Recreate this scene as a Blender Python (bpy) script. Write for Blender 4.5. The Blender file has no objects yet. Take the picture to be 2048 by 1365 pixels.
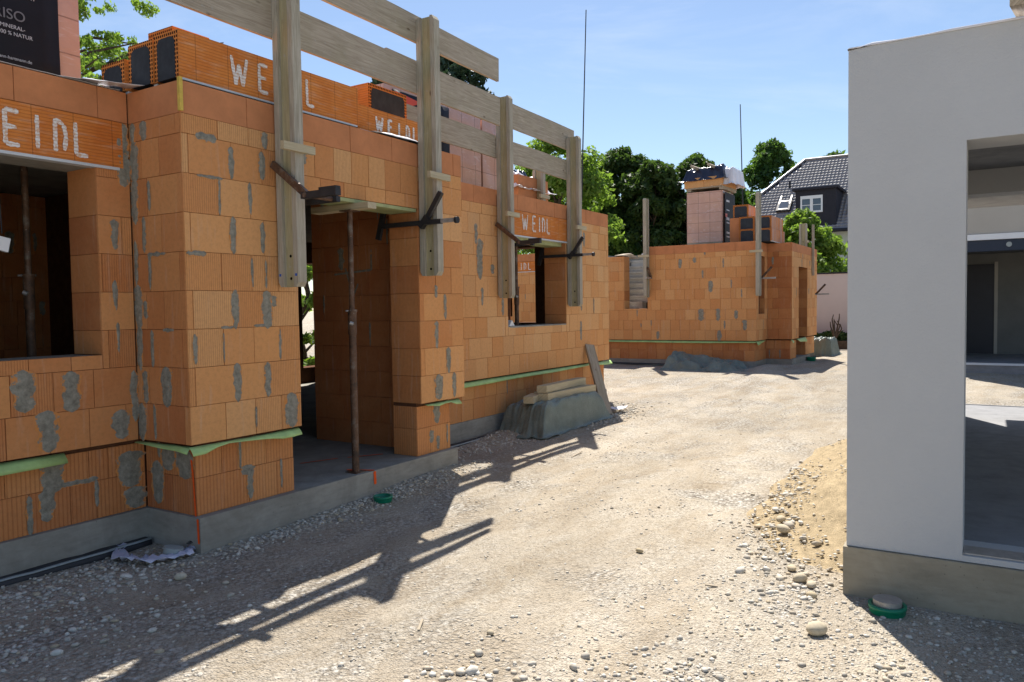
import bpy, math, random
import numpy as np
from mathutils import Vector, Matrix, noise as mnoise
R = math.radians
sc = bpy.context.scene
COL = sc.collection

# ------------------------------------------------------------------ camera
CAM = dict(f=1536.0, yaw=0.5577, pitch=-0.0431, roll=-0.0148, c=(-3.0724, -4.3613, 0.8574))
cd = bpy.data.cameras.new('camera'); cam = bpy.data.objects.new('camera', cd); COL.objects.link(cam)
cyw, syw, cp, sp = math.cos(CAM['yaw']), math.sin(CAM['yaw']), math.cos(CAM['pitch']), math.sin(CAM['pitch'])
F = Vector((cyw*cp, syw*cp, sp)); RR = Vector((syw, -cyw, 0)); UU = RR.cross(F)
cr, sr = math.cos(CAM['roll']), math.sin(CAM['roll'])
R2 = RR*cr + UU*sr; U2 = -RR*sr + UU*cr
m = Matrix((R2, U2, -F)).transposed().to_4x4(); m.translation = Vector(CAM['c'])
cam.matrix_world = m
cd.sensor_width = 36.0; cd.lens = 36.0*CAM['f']/2048.0; cd.clip_start = 0.05; cd.clip_end = 3000
sc.camera = cam

# ------------------------------------------------------------------ sun + sky
SUN_EL, SUN_AZ = 57.0, 30.3        # azimuth measured from +X towards +Y
sd = bpy.data.lights.new('sun', 'SUN'); sun = bpy.data.objects.new('sun', sd); COL.objects.link(sun)
sd.energy = 5.0; sd.angle = R(0.53); sd.color = (1.0, 0.95, 0.87)
sdir = Vector((math.cos(R(SUN_EL))*math.cos(R(SUN_AZ)), math.cos(R(SUN_EL))*math.sin(R(SUN_AZ)), math.sin(R(SUN_EL))))
sun.rotation_euler = sdir.to_track_quat('Z', 'Y').to_euler()
sun.location = sdir*60

W = bpy.data.worlds.new("World"); sc.world = W; W.use_nodes = True
wn, wl = W.node_tree.nodes, W.node_tree.links
wn.clear()
wo = wn.new('ShaderNodeOutputWorld'); bg = wn.new('ShaderNodeBackground'); sky = wn.new('ShaderNodeTexSky')
sky.sky_type = 'NISHITA'; sky.sun_disc = False; sky.sun_elevation = R(SUN_EL); sky.sun_rotation = R(90-SUN_AZ)
sky.air_density = 1.0; sky.dust_density = 0.5; sky.ozone_density = 1.5; sky.altitude = 500
bg.inputs['Strength'].default_value = 0.088
tc = wn.new('ShaderNodeTexCoord'); mp = wn.new('ShaderNodeMapping'); mp.inputs['Scale'].default_value = (1.6, 1.6, 7.0)
mp.inputs['Rotation'].default_value = (0.25, 0.12, 0.5)
nz = wn.new('ShaderNodeTexNoise'); nz.inputs['Scale'].default_value = 1.6; nz.inputs['Detail'].default_value = 7; nz.inputs['Roughness'].default_value = 0.62; nz.inputs['Distortion'].default_value = 0.6
rp = wn.new('ShaderNodeValToRGB'); rp.color_ramp.elements[0].position = 0.50; rp.color_ramp.elements[1].position = 0.80
rp.color_ramp.elements[1].color = (0.26, 0.26, 0.26, 1)
mxc = wn.new('ShaderNodeMixRGB'); mxc.inputs['Color2'].default_value = (7.0, 7.4, 8.0, 1)
wl.new(tc.outputs['Generated'], mp.inputs['Vector']); wl.new(mp.outputs['Vector'], nz.inputs['Vector'])
wl.new(nz.outputs['Fac'], rp.inputs['Fac']); wl.new(rp.outputs['Color'], mxc.inputs['Fac'])
wl.new(sky.outputs['Color'], mxc.inputs['Color1']); wl.new(mxc.outputs['Color'], bg.inputs['Color'])
wl.new(bg.outputs['Background'], wo.inputs['Surface'])

sc.view_settings.view_transform = 'Standard'; sc.view_settings.look = 'None'
sc.view_settings.exposure = 0.76; sc.view_settings.gamma = 1.0
sc.cycles.use_denoising = True
sc.cycles.max_bounces = 6; sc.cycles.diffuse_bounces = 2; sc.cycles.transparent_max_bounces = 12

# ------------------------------------------------------------------ materials
class NT:
    def __init__(s, name, rough=0.85, spec=0.3):
        s.m = bpy.data.materials.new(name); s.m.use_nodes = True
        s.n, s.l = s.m.node_tree.nodes, s.m.node_tree.links
        s.b = s.n['Principled BSDF']; s.b.inputs['Roughness'].default_value = rough
        s.b.inputs['Specular IOR Level'].default_value = spec
        s.tc = None
    def co(s, kind='Object', scale=(1, 1, 1), rot=(0, 0, 0)):
        if s.tc is None: s.tc = s.n.new('ShaderNodeTexCoord')
        mp = s.n.new('ShaderNodeMapping'); mp.inputs['Scale'].default_value = scale; mp.inputs['Rotation'].default_value = rot
        s.l.new(s.tc.outputs[kind], mp.inputs['Vector']); return mp.outputs['Vector']
    def noise(s, vec, scale, detail=5, rough=0.6, dist=0.0):
        t = s.n.new('ShaderNodeTexNoise'); t.inputs['Scale'].default_value = scale; t.inputs['Detail'].default_value = detail
        t.inputs['Roughness'].default_value = rough; t.inputs['Distortion'].default_value = dist
        s.l.new(vec, t.inputs['Vector']); return t.outputs['Fac']
    def vor(s, vec, scale, out='Distance', feature='F1', rnd=1.0):
        t = s.n.new('ShaderNodeTexVoronoi'); t.feature = feature; t.inputs['Scale'].default_value = scale
        t.inputs['Randomness'].default_value = rnd
        s.l.new(vec, t.inputs['Vector']); return t.outputs[out]
    def ramp(s, fac, stops):
        r = s.n.new('ShaderNodeValToRGB'); e = r.color_ramp.elements
        while len(e) < len(stops): e.new(0.5)
        for i, (p, c) in enumerate(stops):
            e[i].position = p; e[i].color = (c, c, c, 1) if not hasattr(c, '__len__') else (*c, 1)
        s.l.new(fac, r.inputs['Fac']); return r.outputs['Color']
    def mix(s, fac, a, b, mode='MIX'):
        x = s.n.new('ShaderNodeMixRGB'); x.blend_type = mode
        for k, v in (('Fac', fac), ('Color1', a), ('Color2', b)):
            if isinstance(v, (int, float)): x.inputs[k].default_value = v if k == 'Fac' else (v, v, v, 1)
            elif isinstance(v, tuple): x.inputs[k].default_value = (*v, 1)
            else: s.l.new(v, x.inputs[k])
        return x.outputs['Color']
    def math(s, op, a, b=0.0, c=None):
        x = s.n.new('ShaderNodeMath'); x.operation = op
        for i, v in enumerate((a, b) if c is None else (a, b, c)):
            if isinstance(v, (int, float)): x.inputs[i].default_value = v
            else: s.l.new(v, x.inputs[i])
        return x.outputs[0]
    def attr(s, name='Col'):
        a = s.n.new('ShaderNodeAttribute'); a.attribute_name = name
        q = s.n.new('ShaderNodeSeparateColor'); s.l.new(a.outputs['Color'], q.inputs['Color'])
        return q.outputs[0], q.outputs[1], q.outputs[2]
    def uv(s):
        if s.tc is None: s.tc = s.n.new('ShaderNodeTexCoord')
        q = s.n.new('ShaderNodeSeparateXYZ'); s.l.new(s.tc.outputs['UV'], q.inputs[0]); return q.outputs[0], q.outputs[1]
    def color(s, c):
        if isinstance(c, tuple): s.b.inputs['Base Color'].default_value = (*c, 1)
        else: s.l.new(c, s.b.inputs['Base Color'])
    def bump(s, h, strength=0.5, dist=0.01):
        b = s.n.new('ShaderNodeBump'); b.inputs['Strength'].default_value = strength; b.inputs['Distance'].default_value = dist
        s.l.new(h, b.inputs['Height']); s.l.new(b.outputs['Normal'], s.b.inputs['Normal'])

def simple(name, col, rough=0.8, spec=0.3, var=0.15, scale=8.0, metal=0.0, bump=0.0):
    t = NT(name, rough, spec); v = t.co()
    f = t.noise(v, scale, 6, 0.65)
    d = tuple(c*(1-var) for c in col); l = tuple(min(1, c*(1+var)) for c in col)
    t.color(t.ramp(f, [(0.3, d), (0.7, l)])); t.b.inputs['Metallic'].default_value = metal
    if bump: t.bump(t.noise(v, scale*6, 6, 0.7), 0.6, bump)
    return t.m

def mat_brick():
    t = NT('fired_clay_block', 0.9, 0.2)
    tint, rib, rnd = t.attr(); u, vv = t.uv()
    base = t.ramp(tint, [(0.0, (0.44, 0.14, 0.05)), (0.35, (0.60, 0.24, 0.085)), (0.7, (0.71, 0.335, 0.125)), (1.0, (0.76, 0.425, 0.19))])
    v = t.co('Object')
    n1 = t.noise(v, 2.2, 6, 0.65, 0.4)
    base = t.mix(t.ramp(n1, [(0.40, 0.0), (0.78, 0.35)]), base, (0.72, 0.38, 0.17))
    n2 = t.noise(t.co('Object', (14, 14, 1.3)), 1.5, 5, 0.6)       # vertical efflorescence streaks
    base = t.mix(t.ramp(n2, [(0.58, 0.0), (0.74, 0.34)]), base, (0.66, 0.47, 0.34))
    n3 = t.noise(v, 34, 5, 0.7)
    base = t.mix(t.ramp(n3, [(0.30, 0.20), (0.55, 0.0)]), base, (0.20, 0.09, 0.04))
    # drag ribs pressed into the clay: fine (16 mm) or coarse (27 mm)
    def rib_wave(period):
        s_ = t.math('FRACT', t.math('DIVIDE', u, period)); return t.math('SUBTRACT', 1.0, t.math('SMOOTH_MIN', t.math('MULTIPLY', t.math('ABSOLUTE', t.math('SUBTRACT', s_, 0.5)), 4.5), 1.0, 0.2))
    fine = t.math('MULTIPLY', rib_wave(0.0163), t.math('GREATER_THAN', rib, 0.3))
    coarse = t.math('MULTIPLY', rib_wave(0.027), t.math('GREATER_THAN', rib, 0.75))
    notc = t.math('LESS_THAN', rib, 0.75)
    r_ = t.math('MAXIMUM', t.math('MULTIPLY', fine, notc), coarse)
    base = t.mix(t.math('MULTIPLY', r_, 0.42), base, (0.30, 0.085, 0.025))
    t.color(base)
    h = t.math('SUBTRACT', t.math('MULTIPLY', n3, 0.35), t.math('MULTIPLY', r_, 0.9))
    t.bump(h, 0.55, 0.004)
    return t.m

def mat_mortar():
    t = NT('grey_mortar', 0.95, 0.2); v = t.co(); core, _, _ = t.attr()
    f = t.noise(v, 26, 7, 0.7); c = t.ramp(f, [(0.3, (0.17, 0.155, 0.12)), (0.7, (0.38, 0.355, 0.29))])
    k = t.math('ADD', t.math('MULTIPLY', core, 1.25), t.math('ADD', t.math('MULTIPLY', t.math('SUBTRACT', t.noise(v, 55, 6, 0.8), 0.5), 2.0), t.math('MULTIPLY', t.math('SUBTRACT', t.noise(t.co('Object', (1, 1, .55)), 17, 3, 0.6), 0.45), 2.4)))
    c = t.mix(t.ramp(k, [(0.16, 1.0), (0.36, 0.0)]), c, (0.66, 0.27, 0.08))
    t.color(c); t.bump(t.noise(v, 90, 6, 0.75), 0.8, 0.006)
    return t.m

def mat_shell(pale=0.0):
    t = NT('grooved_clay_shell', 0.85, 0.25); u, vv = t.uv(); v = t.co()
    s_ = t.math('FRACT', t.math('DIVIDE', vv, 0.0205)); g = t.math('SUBTRACT', 1.0, t.math('MINIMUM', t.math('MULTIPLY', t.math('ABSOLUTE', t.math('SUBTRACT', s_, 0.5)), 5.0), 1.0))
    j = t.math('SUBTRACT', 1.0, t.math('MINIMUM', t.math('MULTIPLY', t.math('ABSOLUTE', t.math('SUBTRACT', t.math('FRACT', t.math('DIVIDE', u, 0.25)), 0.5)), 80.0), 1.0))
    base = t.ramp(t.noise(v, 3, 6, 0.65), [(0.3, (0.60, 0.165, 0.03)), (0.7, (0.76, 0.28, 0.065))])
    dust = t.ramp(t.noise(t.co('Object', (2.0, 2.0, 16.0)), 2.4, 5, 0.7), [(0.52, 0.0), (0.72, 0.55)])
    base = t.mix(dust, base, (0.70, 0.46, 0.31)); base = t.mix(t.ramp(t.noise(t.co('Object', (9, 1, 1)), 1.0, 3), [(0.42, 0.1*pale), (0.55, pale)]), base, (0.62, 0.40, 0.32))
    base = t.mix(t.math('MULTIPLY', g, 0.45), base, (0.33, 0.09, 0.02)); base = t.mix(t.math('MULTIPLY', j, 0.85), base, (0.16, 0.05, 0.02))
    t.color(base); t.bump(t.math('SUBTRACT', 1.0, g), 0.5, 0.004)
    return t.m

def mat_perf():
    t = NT('perforated_clay', 0.9, 0.2); u, vv = t.uv()
    def c(x, p):
        return t.math('LESS_THAN', t.math('ABSOLUTE', t.math('SUBTRACT', t.math('FRACT', t.math('DIVIDE', x, p)), 0.5)), 0.31)
    hole = t.math('MULTIPLY', c(u, 0.021), c(vv, 0.027))
    t.color(t.mix(hole, (0.66, 0.23, 0.06), (0.03, 0.010, 0.005))); return t.m

def mat_concrete(name, a, b, scale=3.0):
    t = NT(name, 0.9, 0.25); v = t.co()
    f = t.noise(v, scale, 8, 0.68, 0.5); c = t.ramp(f, [(0.3, a), (0.7, b)])
    st = t.ramp(t.noise(t.co('Object', (3, 3, 14)), 2.0, 5, 0.6), [(0.45, 0.0), (0.8, 0.4)])
    c = t.mix(st, c, tuple(x*0.55 for x in a))
    pit = t.ramp(t.vor(v, 22), [(0.03, 0.75), (0.10, 0.0)])
    c = t.mix(pit, c, tuple(x*0.35 for x in a))
    t.color(c); t.bump(t.noise(v, 40, 7, 0.7), 0.5, 0.006); return t.m

def mat_wood(name, a, b, moss=0.35):
    t = NT(name, 0.85, 0.25)
    v = t.co('UV', (1.6, 26, 1))
    f = t.noise(v, 1.8, 8, 0.62, 1.4); c = t.ramp(f, [(0.25, a), (0.75, b)])
    big = t.noise(t.co('Object'), 2.6, 5, 0.6); c = t.mix(t.ramp(big, [(0.45, 0.0), (0.7, moss)]), c, (0.24, 0.22, 0.11))
    sp_ = t.ramp(t.noise(t.co('Object'), 28, 4, 0.6), [(0.62, 0.0), (0.72, 0.5)]); c = t.mix(sp_, c, (0.42, 0.40, 0.36))
    kn = t.ramp(t.vor(t.co('UV', (2.2, 5.0, 1)), 1.3), [(0.03, 0.8), (0.09, 0.0)]); c = t.mix(kn, c, (0.10, 0.06, 0.03))
    t.color(c); t.bump(f, 0.5, 0.003); return t.m

def mat_steel():
    t = NT('rusty_steel', 0.6, 0.5); v = t.co()
    f = t.noise(v, 9, 8, 0.7); c = t.ramp(f, [(0.36, (0.045, 0.03, 0.022)), (0.52, (0.13, 0.065, 0.035)), (0.66, (0.20, 0.17, 0.14))])
    dr = t.ramp(t.noise(v, 40, 5, 0.7), [(0.64, 0.0), (0.70, 0.8)]); c = t.mix(dr, c, (0.42, 0.38, 0.32))
    t.color(c); t.b.inputs['Metallic'].default_value = 0.25; t.bump(t.noise(v, 120, 4), 0.3, 0.002); return t.m

def mat_plaster():
    t = NT('white_render', 0.95, 0.15); v = t.co()
    f = t.noise(v, 1.1, 5, 0.6); c = t.ramp(f, [(0.3, (0.565, 0.56, 0.555)), (0.7, (0.61, 0.605, 0.60))]); sp_ = t.ramp(t.noise(t.co('Object', (1, 1, 2.2)), 7, 6, 0.75), [(0.60, 0.0), (0.72, 0.16)]); c = t.mix(sp_, c, (0.50, 0.47, 0.44))
    t.color(c); t.bump(t.noise(v, 75, 6, 0.8), 0.7, 0.006); return t.m

def mat_ground():
    t = NT('gravel_ground', 0.95, 0.15); v = t.co()
    big = t.noise(v, 0.45, 6, 0.62, 0.8)
    mid = t.noise(v, 2.3, 6, 0.6, 0.5)
    sand = t.ramp(t.noise(v, 9, 7, 0.7), [(0.3, (0.43, 0.365, 0.275)), (0.7, (0.57, 0.505, 0.405))])
    cell = t.n.new('ShaderNodeTexVoronoi'); cell.inputs['Scale'].default_value = 38; t.l.new(v, cell.inputs['Vector'])
    q = t.n.new('ShaderNodeSeparateColor'); t.l.new(cell.outputs['Color'], q.inputs['Color'])
    pc = t.ramp(q.outputs[0], [(0.0, (0.31, 0.285, 0.245)), (0.35, (0.47, 0.43, 0.365)), (0.7, (0.60, 0.56, 0.49)), (1.0, (0.70, 0.67, 0.61))])
    pc = t.mix(t.ramp(cell.outputs['Distance'], [(0.42, 0.0), (0.75, 0.75)]), pc, (0.16, 0.13, 0.10))
    cell2 = t.n.new('ShaderNodeTexVoronoi'); cell2.inputs['Scale'].default_value = 95; t.l.new(v, cell2.inputs['Vector'])
    q2 = t.n.new('ShaderNodeSeparateColor'); t.l.new(cell2.outputs['Color'], q2.inputs['Color'])
    pc2 = t.ramp(q2.outputs[1], [(0.0, (0.31, 0.265, 0.205)), (0.5, (0.50, 0.445, 0.36)), (1.0, (0.66, 0.61, 0.53))])
    mask = t.ramp(t.math('ADD', t.math('MULTIPLY', big, 0.6), t.math('MULTIPLY', mid, 0.5)), [(0.50, 0.0), (0.62, 1.0)])
    mask2 = t.ramp(t.noise(v, 4.0, 6, 0.65), [(0.42, 0.15), (0.58, 0.9)])
    c = t.mix(mask2, sand, pc2); c = t.mix(mask, c, pc)
    dirt = t.ramp(t.noise(t.co('Object', (0.6, 1.5, 1.0), (0, 0, 0.45)), 1.7, 8, 0.7, 0.6), [(0.44, 0.0), (0.62, 0.75)]); c = t.mix(dirt, c, (0.37, 0.295, 0.205))
    tr = t.ramp(t.noise(t.co('Object', (0.22, 3.2, 1.0), (0, 0, -.14)), 1.2, 6, 0.6, 0.3), [(0.40, 0.0), (0.62, 0.5)]); c = t.mix(tr, c, (0.51, 0.44, 0.345))
    grit = t.ramp(t.noise(v, 42, 6, 0.85), [(0.38, 0.75), (0.49, 0.0)]); c = t.mix(grit, c, (0.20, 0.165, 0.12))
    tone = t.ramp(t.noise(t.co('Object', (0.35, 1.0, 1.0), (0, 0, 0.5)), 0.9, 5, 0.6), [(0.35, 0.84), (0.68, 1.10)])
    c = t.mix(1.0, c, tone, 'MULTIPLY')
    t.color(c)
    h1 = t.math('MULTIPLY', t.math('SUBTRACT', 1.0, cell.outputs['Distance']), mask)
    h2 = t.math('MULTIPLY', t.math('SUBTRACT', 1.0, cell2.outputs['Distance']), 0.45)
    h = t.math('ADD', t.math('ADD', h1, h2), t.math('MULTIPLY', t.noise(v, 14, 6, 0.7), 1.2))
    t.bump(h, 1.0, 0.020); return t.m

def mat_stone(name='pebble_stone', lo=(0.40, 0.355, 0.29), hi=(0.72, 0.68, 0.60), warm=(0.52, 0.40, 0.24)):
    t = NT(name, 0.8, 0.3); a, b, c_ = t.attr()
    c = t.ramp(a, [(0.0, lo), (1.0, hi)]); c = t.mix(t.ramp(b, [(0.7, 0.0), (1.0, 0.8)]), c, warm)
    c = t.mix(t.ramp(t.noise(t.co(), 60, 4, 0.7), [(0.4, 0.25), (0.6, 0.0)]), c, tuple(x*0.6 for x in lo)); t.color(c); return t.m

def mat_leaf(name, dark, light, trans=0.5):
    t = NT(name, 0.55, 0.35); a, b, c_ = t.attr()
    c = t.ramp(a, [(0.0, dark), (1.0, light)]); t.color(c)
    tr = t.n.new('ShaderNodeBsdfTranslucent'); mx = t.n.new('ShaderNodeMixShader'); mx.inputs[0].default_value = trans
    g = t.mix(0.5, c, tuple(min(1, x*1.5) for x in (light[0]*1.1, light[1]*1.2, light[2]*0.5))); t.l.new(g, tr.inputs['Color'])
    t.l.new(t.b.outputs[0], mx.inputs[1]); t.l.new(tr.outputs[0], mx.inputs[2]); t.l.new(mx.outputs[0], t.n['Material Output'].inputs['Surface']); return t.m

def mat_wrap():
    t = NT('film_wrapped_pink_block', 0.35, 0.5); u, vv = t.uv(); v = t.co()
    def line(x, p, w):
        return t.math('LESS_THAN', t.math('ABSOLUTE', t.math('SUBTRACT', t.math('FRACT', t.math('DIVIDE', x, p)), 0.5)), w)
    jn = t.math('MAXIMUM', line(u, 0.30, 0.018), line(vv, 0.25, 0.02))
    c = t.ramp(t.noise(v, 4, 5, 0.6), [(0.3, (0.60, 0.33, 0.24)), (0.7, (0.70, 0.42, 0.32))])
    c = t.mix(t.math('MULTIPLY', jn, 0.7), c, (0.25, 0.11, 0.07))
    cr_ = t.ramp(t.noise(t.co('Object', (1, 1, 3.5), (0.3, 0.2, 0)), 5, 4, 0.5, 2.0), [(0.60, 0.0), (0.68, 0.45)])
    c = t.mix(cr_, c, (0.80, 0.68, 0.66)); t.color(c)
    t.b.inputs['Coat Weight'].default_value = 0.35; t.b.inputs['Coat Roughness'].default_value = 0.15
    t.bump(t.noise(v, 9, 5, 0.6, 2.0), 0.4, 0.015); return t.m

def mat_tile():
    t = NT('dark_glazed_roof_tile', 0.42, 0.9); v = t.co()
    t.color(t.ramp(t.noise(v, 5, 4), [(0.3, (0.14, 0.11, 0.10)), (0.7, (0.23, 0.19, 0.175))])); t.b.inputs['Coat Weight'].default_value = 1.0; t.b.inputs['Coat Roughness'].default_value = 0.45; t.b.inputs['Coat IOR'].default_value = 1.9; return t.m

M = {}
M['brick'] = mat_brick(); M['mortar'] = mat_mortar(); M['palestone'] = mat_concrete('pale_precast_concrete', (0.50, 0.46, 0.40), (0.72, 0.68, 0.61)); M['shell'] = mat_shell(); M['paleshell'] = mat_shell(0.85); M['perf'] = mat_perf()
M['core'] = simple('brick_joint', (0.12, 0.055, 0.03), 0.95, 0.1, 0.25, 12)
M['cap'] = simple('smooth_clay_shell', (0.57, 0.225, 0.095), 0.85, 0.25, 0.14, 5)
M['slab'] = mat_concrete('slab_concrete', (0.25, 0.235, 0.20), (0.40, 0.38, 0.335))
M['floor'] = mat_concrete('floor_screed', (0.25, 0.25, 0.255), (0.34, 0.34, 0.35))
M['plinth'] = mat_concrete('plinth_concrete', (0.30, 0.26, 0.19), (0.41, 0.36, 0.275))
M['foam'] = simple('dark_insulation', (0.05, 0.055, 0.065), 0.95, 0.1, 0.2, 10)
M['membrane'] = simple('green_membrane', (0.42, 0.60, 0.22), 0.45, 0.4, 0.2, 6)
M['rail'] = simple('zinc_rail', (0.62, 0.64, 0.66), 0.5, 0.5, 0.1, 5)
def mat_chalk():
    t = NT('white_spray', 0.9, 0.1); v = t.co(); q = t.n.new('ShaderNodeSeparateXYZ'); t.l.new(v, q.inputs[0])
    g = t.math('LESS_THAN', t.math('FRACT', t.math('DIVIDE', q.outputs[2], 0.0205)), 0.20)
    w = t.ramp(t.noise(v, 38, 5, 0.75), [(0.40, 0.75), (0.52, 0.0)]); c = t.mix(w, (0.84, 0.80, 0.76), (0.70, 0.36, 0.16)); t.color(t.mix(t.math('MULTIPLY', g, 0.55), c, (0.45, 0.17, 0.05))); return t.m
M['chalk'] = mat_chalk()
M['orange'] = simple('orange_spray', (0.95, 0.12, 0.02), 0.8, 0.2, 0.1, 30)
M['pfoam'] = simple('yellow_pu_foam', (0.72, 0.50, 0.10), 0.8, 0.3, 0.15, 30, bump=0.01)
M['wood'] = mat_wood('weathered_board', (0.27, 0.215, 0.155), (0.56, 0.475, 0.37), 0.30)
M['beam'] = mat_wood('weathered_girder', (0.27, 0.23, 0.17), (0.58, 0.52, 0.42), 0.22)
M['web'] = mat_wood('girder_web_board', (0.32, 0.26, 0.14), (0.56, 0.49, 0.30), 0.3)
M['freshwood'] = mat_wood('fresh_timber', (0.42, 0.34, 0.21), (0.62, 0.53, 0.36), 0.2)
M['plywood'] = simple('mossy_plywood', (0.40, 0.42, 0.20), 0.7, 0.3, 0.25, 4)
M['steel'] = mat_steel(); M['dsteel'] = simple('black_steel', (0.035, 0.033, 0.034), 0.55, 0.5, 0.3, 15, 0.3)
M['galv'] = simple('galvanised_steel', (0.42, 0.40, 0.38), 0.5, 0.5, 0.2, 20, 0.5)
M['plaster'] = mat_plaster()
M['plaster2'] = simple('garden_wall_render', (0.60, 0.53, 0.50), 0.95, 0.1, 0.04, 1)
M['ground'] = mat_ground(); M['stone'] = mat_stone()
M['bigstone'] = mat_stone('cobble', (0.42, 0.34, 0.22), (0.62, 0.56, 0.45), (0.55, 0.42, 0.22))
M['sand'] = simple('yellow_sand', (0.44, 0.345, 0.215), 0.95, 0.1, 0.30, 16, bump=0.05)
M['wrap'] = mat_wrap(); M['label'] = simple('black_label_film', (0.010, 0.010, 0.016), 0.6, 0.3, 0.3, 3)
M['labelwhite'] = simple('label_print_white', (0.62, 0.62, 0.66), 0.5, 0.3, 0.05, 3)
M['labelgrey'] = simple('label_print_grey', (0.22, 0.22, 0.24), 0.5, 0.3, 0.05, 3)
M['labelred'] = simple('label_print_red', (0.80, 0.10, 0.05), 0.4, 0.3, 0.05, 3)
M['tarp'] = simple('grey_green_tarp', (0.16, 0.195, 0.17), 0.36, 0.5, 0.25, 5, bump=0.02)
M['whitefoil'] = simple('white_foil', (0.78, 0.76, 0.80), 0.35, 0.5, 0.08, 4)
M['blackfoil'] = simple('black_foil', (0.02, 0.024, 0.05), 0.25, 0.6, 0.3, 4)
M['drain'] = simple('dark_drain_mat', (0.05, 0.05, 0.055), 0.6, 0.3, 0.2, 9)
M['draintop'] = simple('drain_mat_lip', (0.34, 0.38, 0.38), 0.5, 0.4, 0.15, 9)
M['green'] = simple('green_pipe', (0.0, 0.20, 0.105), 0.4, 0.5, 0.1, 5)
M['tile'] = mat_tile(); M['darkclad'] = simple('anthracite_cladding', (0.022, 0.022, 0.032), 0.6, 0.3, 0.15, 5)
M['pvc'] = simple('white_window_frame', (0.80, 0.82, 0.84), 0.5, 0.4, 0.03, 3)
M['glass'] = simple('window_glass', (0.05, 0.07, 0.10), 0.05, 0.9, 0.1, 3)
M['paleren'] = simple('pale_green_render', (0.50, 0.55, 0.52), 0.95, 0.1, 0.05, 1)
M['leafdark'] = mat_leaf('dark_maple_leaf', (0.012, 0.032, 0.010), (0.09, 0.15, 0.035), 0.40)
M['leafmid'] = mat_leaf('green_leaf', (0.018, 0.055, 0.014), (0.12, 0.21, 0.045), 0.42)
M['leaflight'] = mat_leaf('bright_leaf', (0.09, 0.17, 0.03), (0.22, 0.32, 0.06), 0.5)
M['needle'] = mat_leaf('pine_needle', (0.02, 0.045, 0.025), (0.05, 0.09, 0.05), 0.2)
M['bark'] = simple('bark', (0.085, 0.065, 0.05), 0.95, 0.1, 0.3, 12, bump=0.02)
M['soil'] = simple('dark_soil', (0.10, 0.075, 0.055), 0.95, 0.1, 0.3, 10)
M['fascia'] = simple('beige_fascia', (0.46, 0.43, 0.38), 0.8, 0.3, 0.04, 2)
M['shutter'] = simple('blue_black_shutter', (0.02, 0.03, 0.055), 0.5, 0.4, 0.1, 2)
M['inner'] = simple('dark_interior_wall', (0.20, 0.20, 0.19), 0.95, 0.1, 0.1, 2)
M['doorleaf'] = simple('dark_door_leaf', (0.05, 0.05, 0.06), 0.5, 0.3, 0.1, 2)
M['lampw'] = simple('white_fitting', (0.8, 0.8, 0.8), 0.4, 0.4, 0.02, 2)
M['paper'] = simple('pale_paper_bag', (0.60, 0.60, 0.72), 0.6, 0.3, 0.08, 20)
M['bluetag'] = simple('blue_cap', (0.02, 0.10, 0.45), 0.5, 0.3, 0.1, 9)
M['hole'] = simple('dark_hole', (0.01, 0.008, 0.006), 1, 0, 0, 2)

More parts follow.
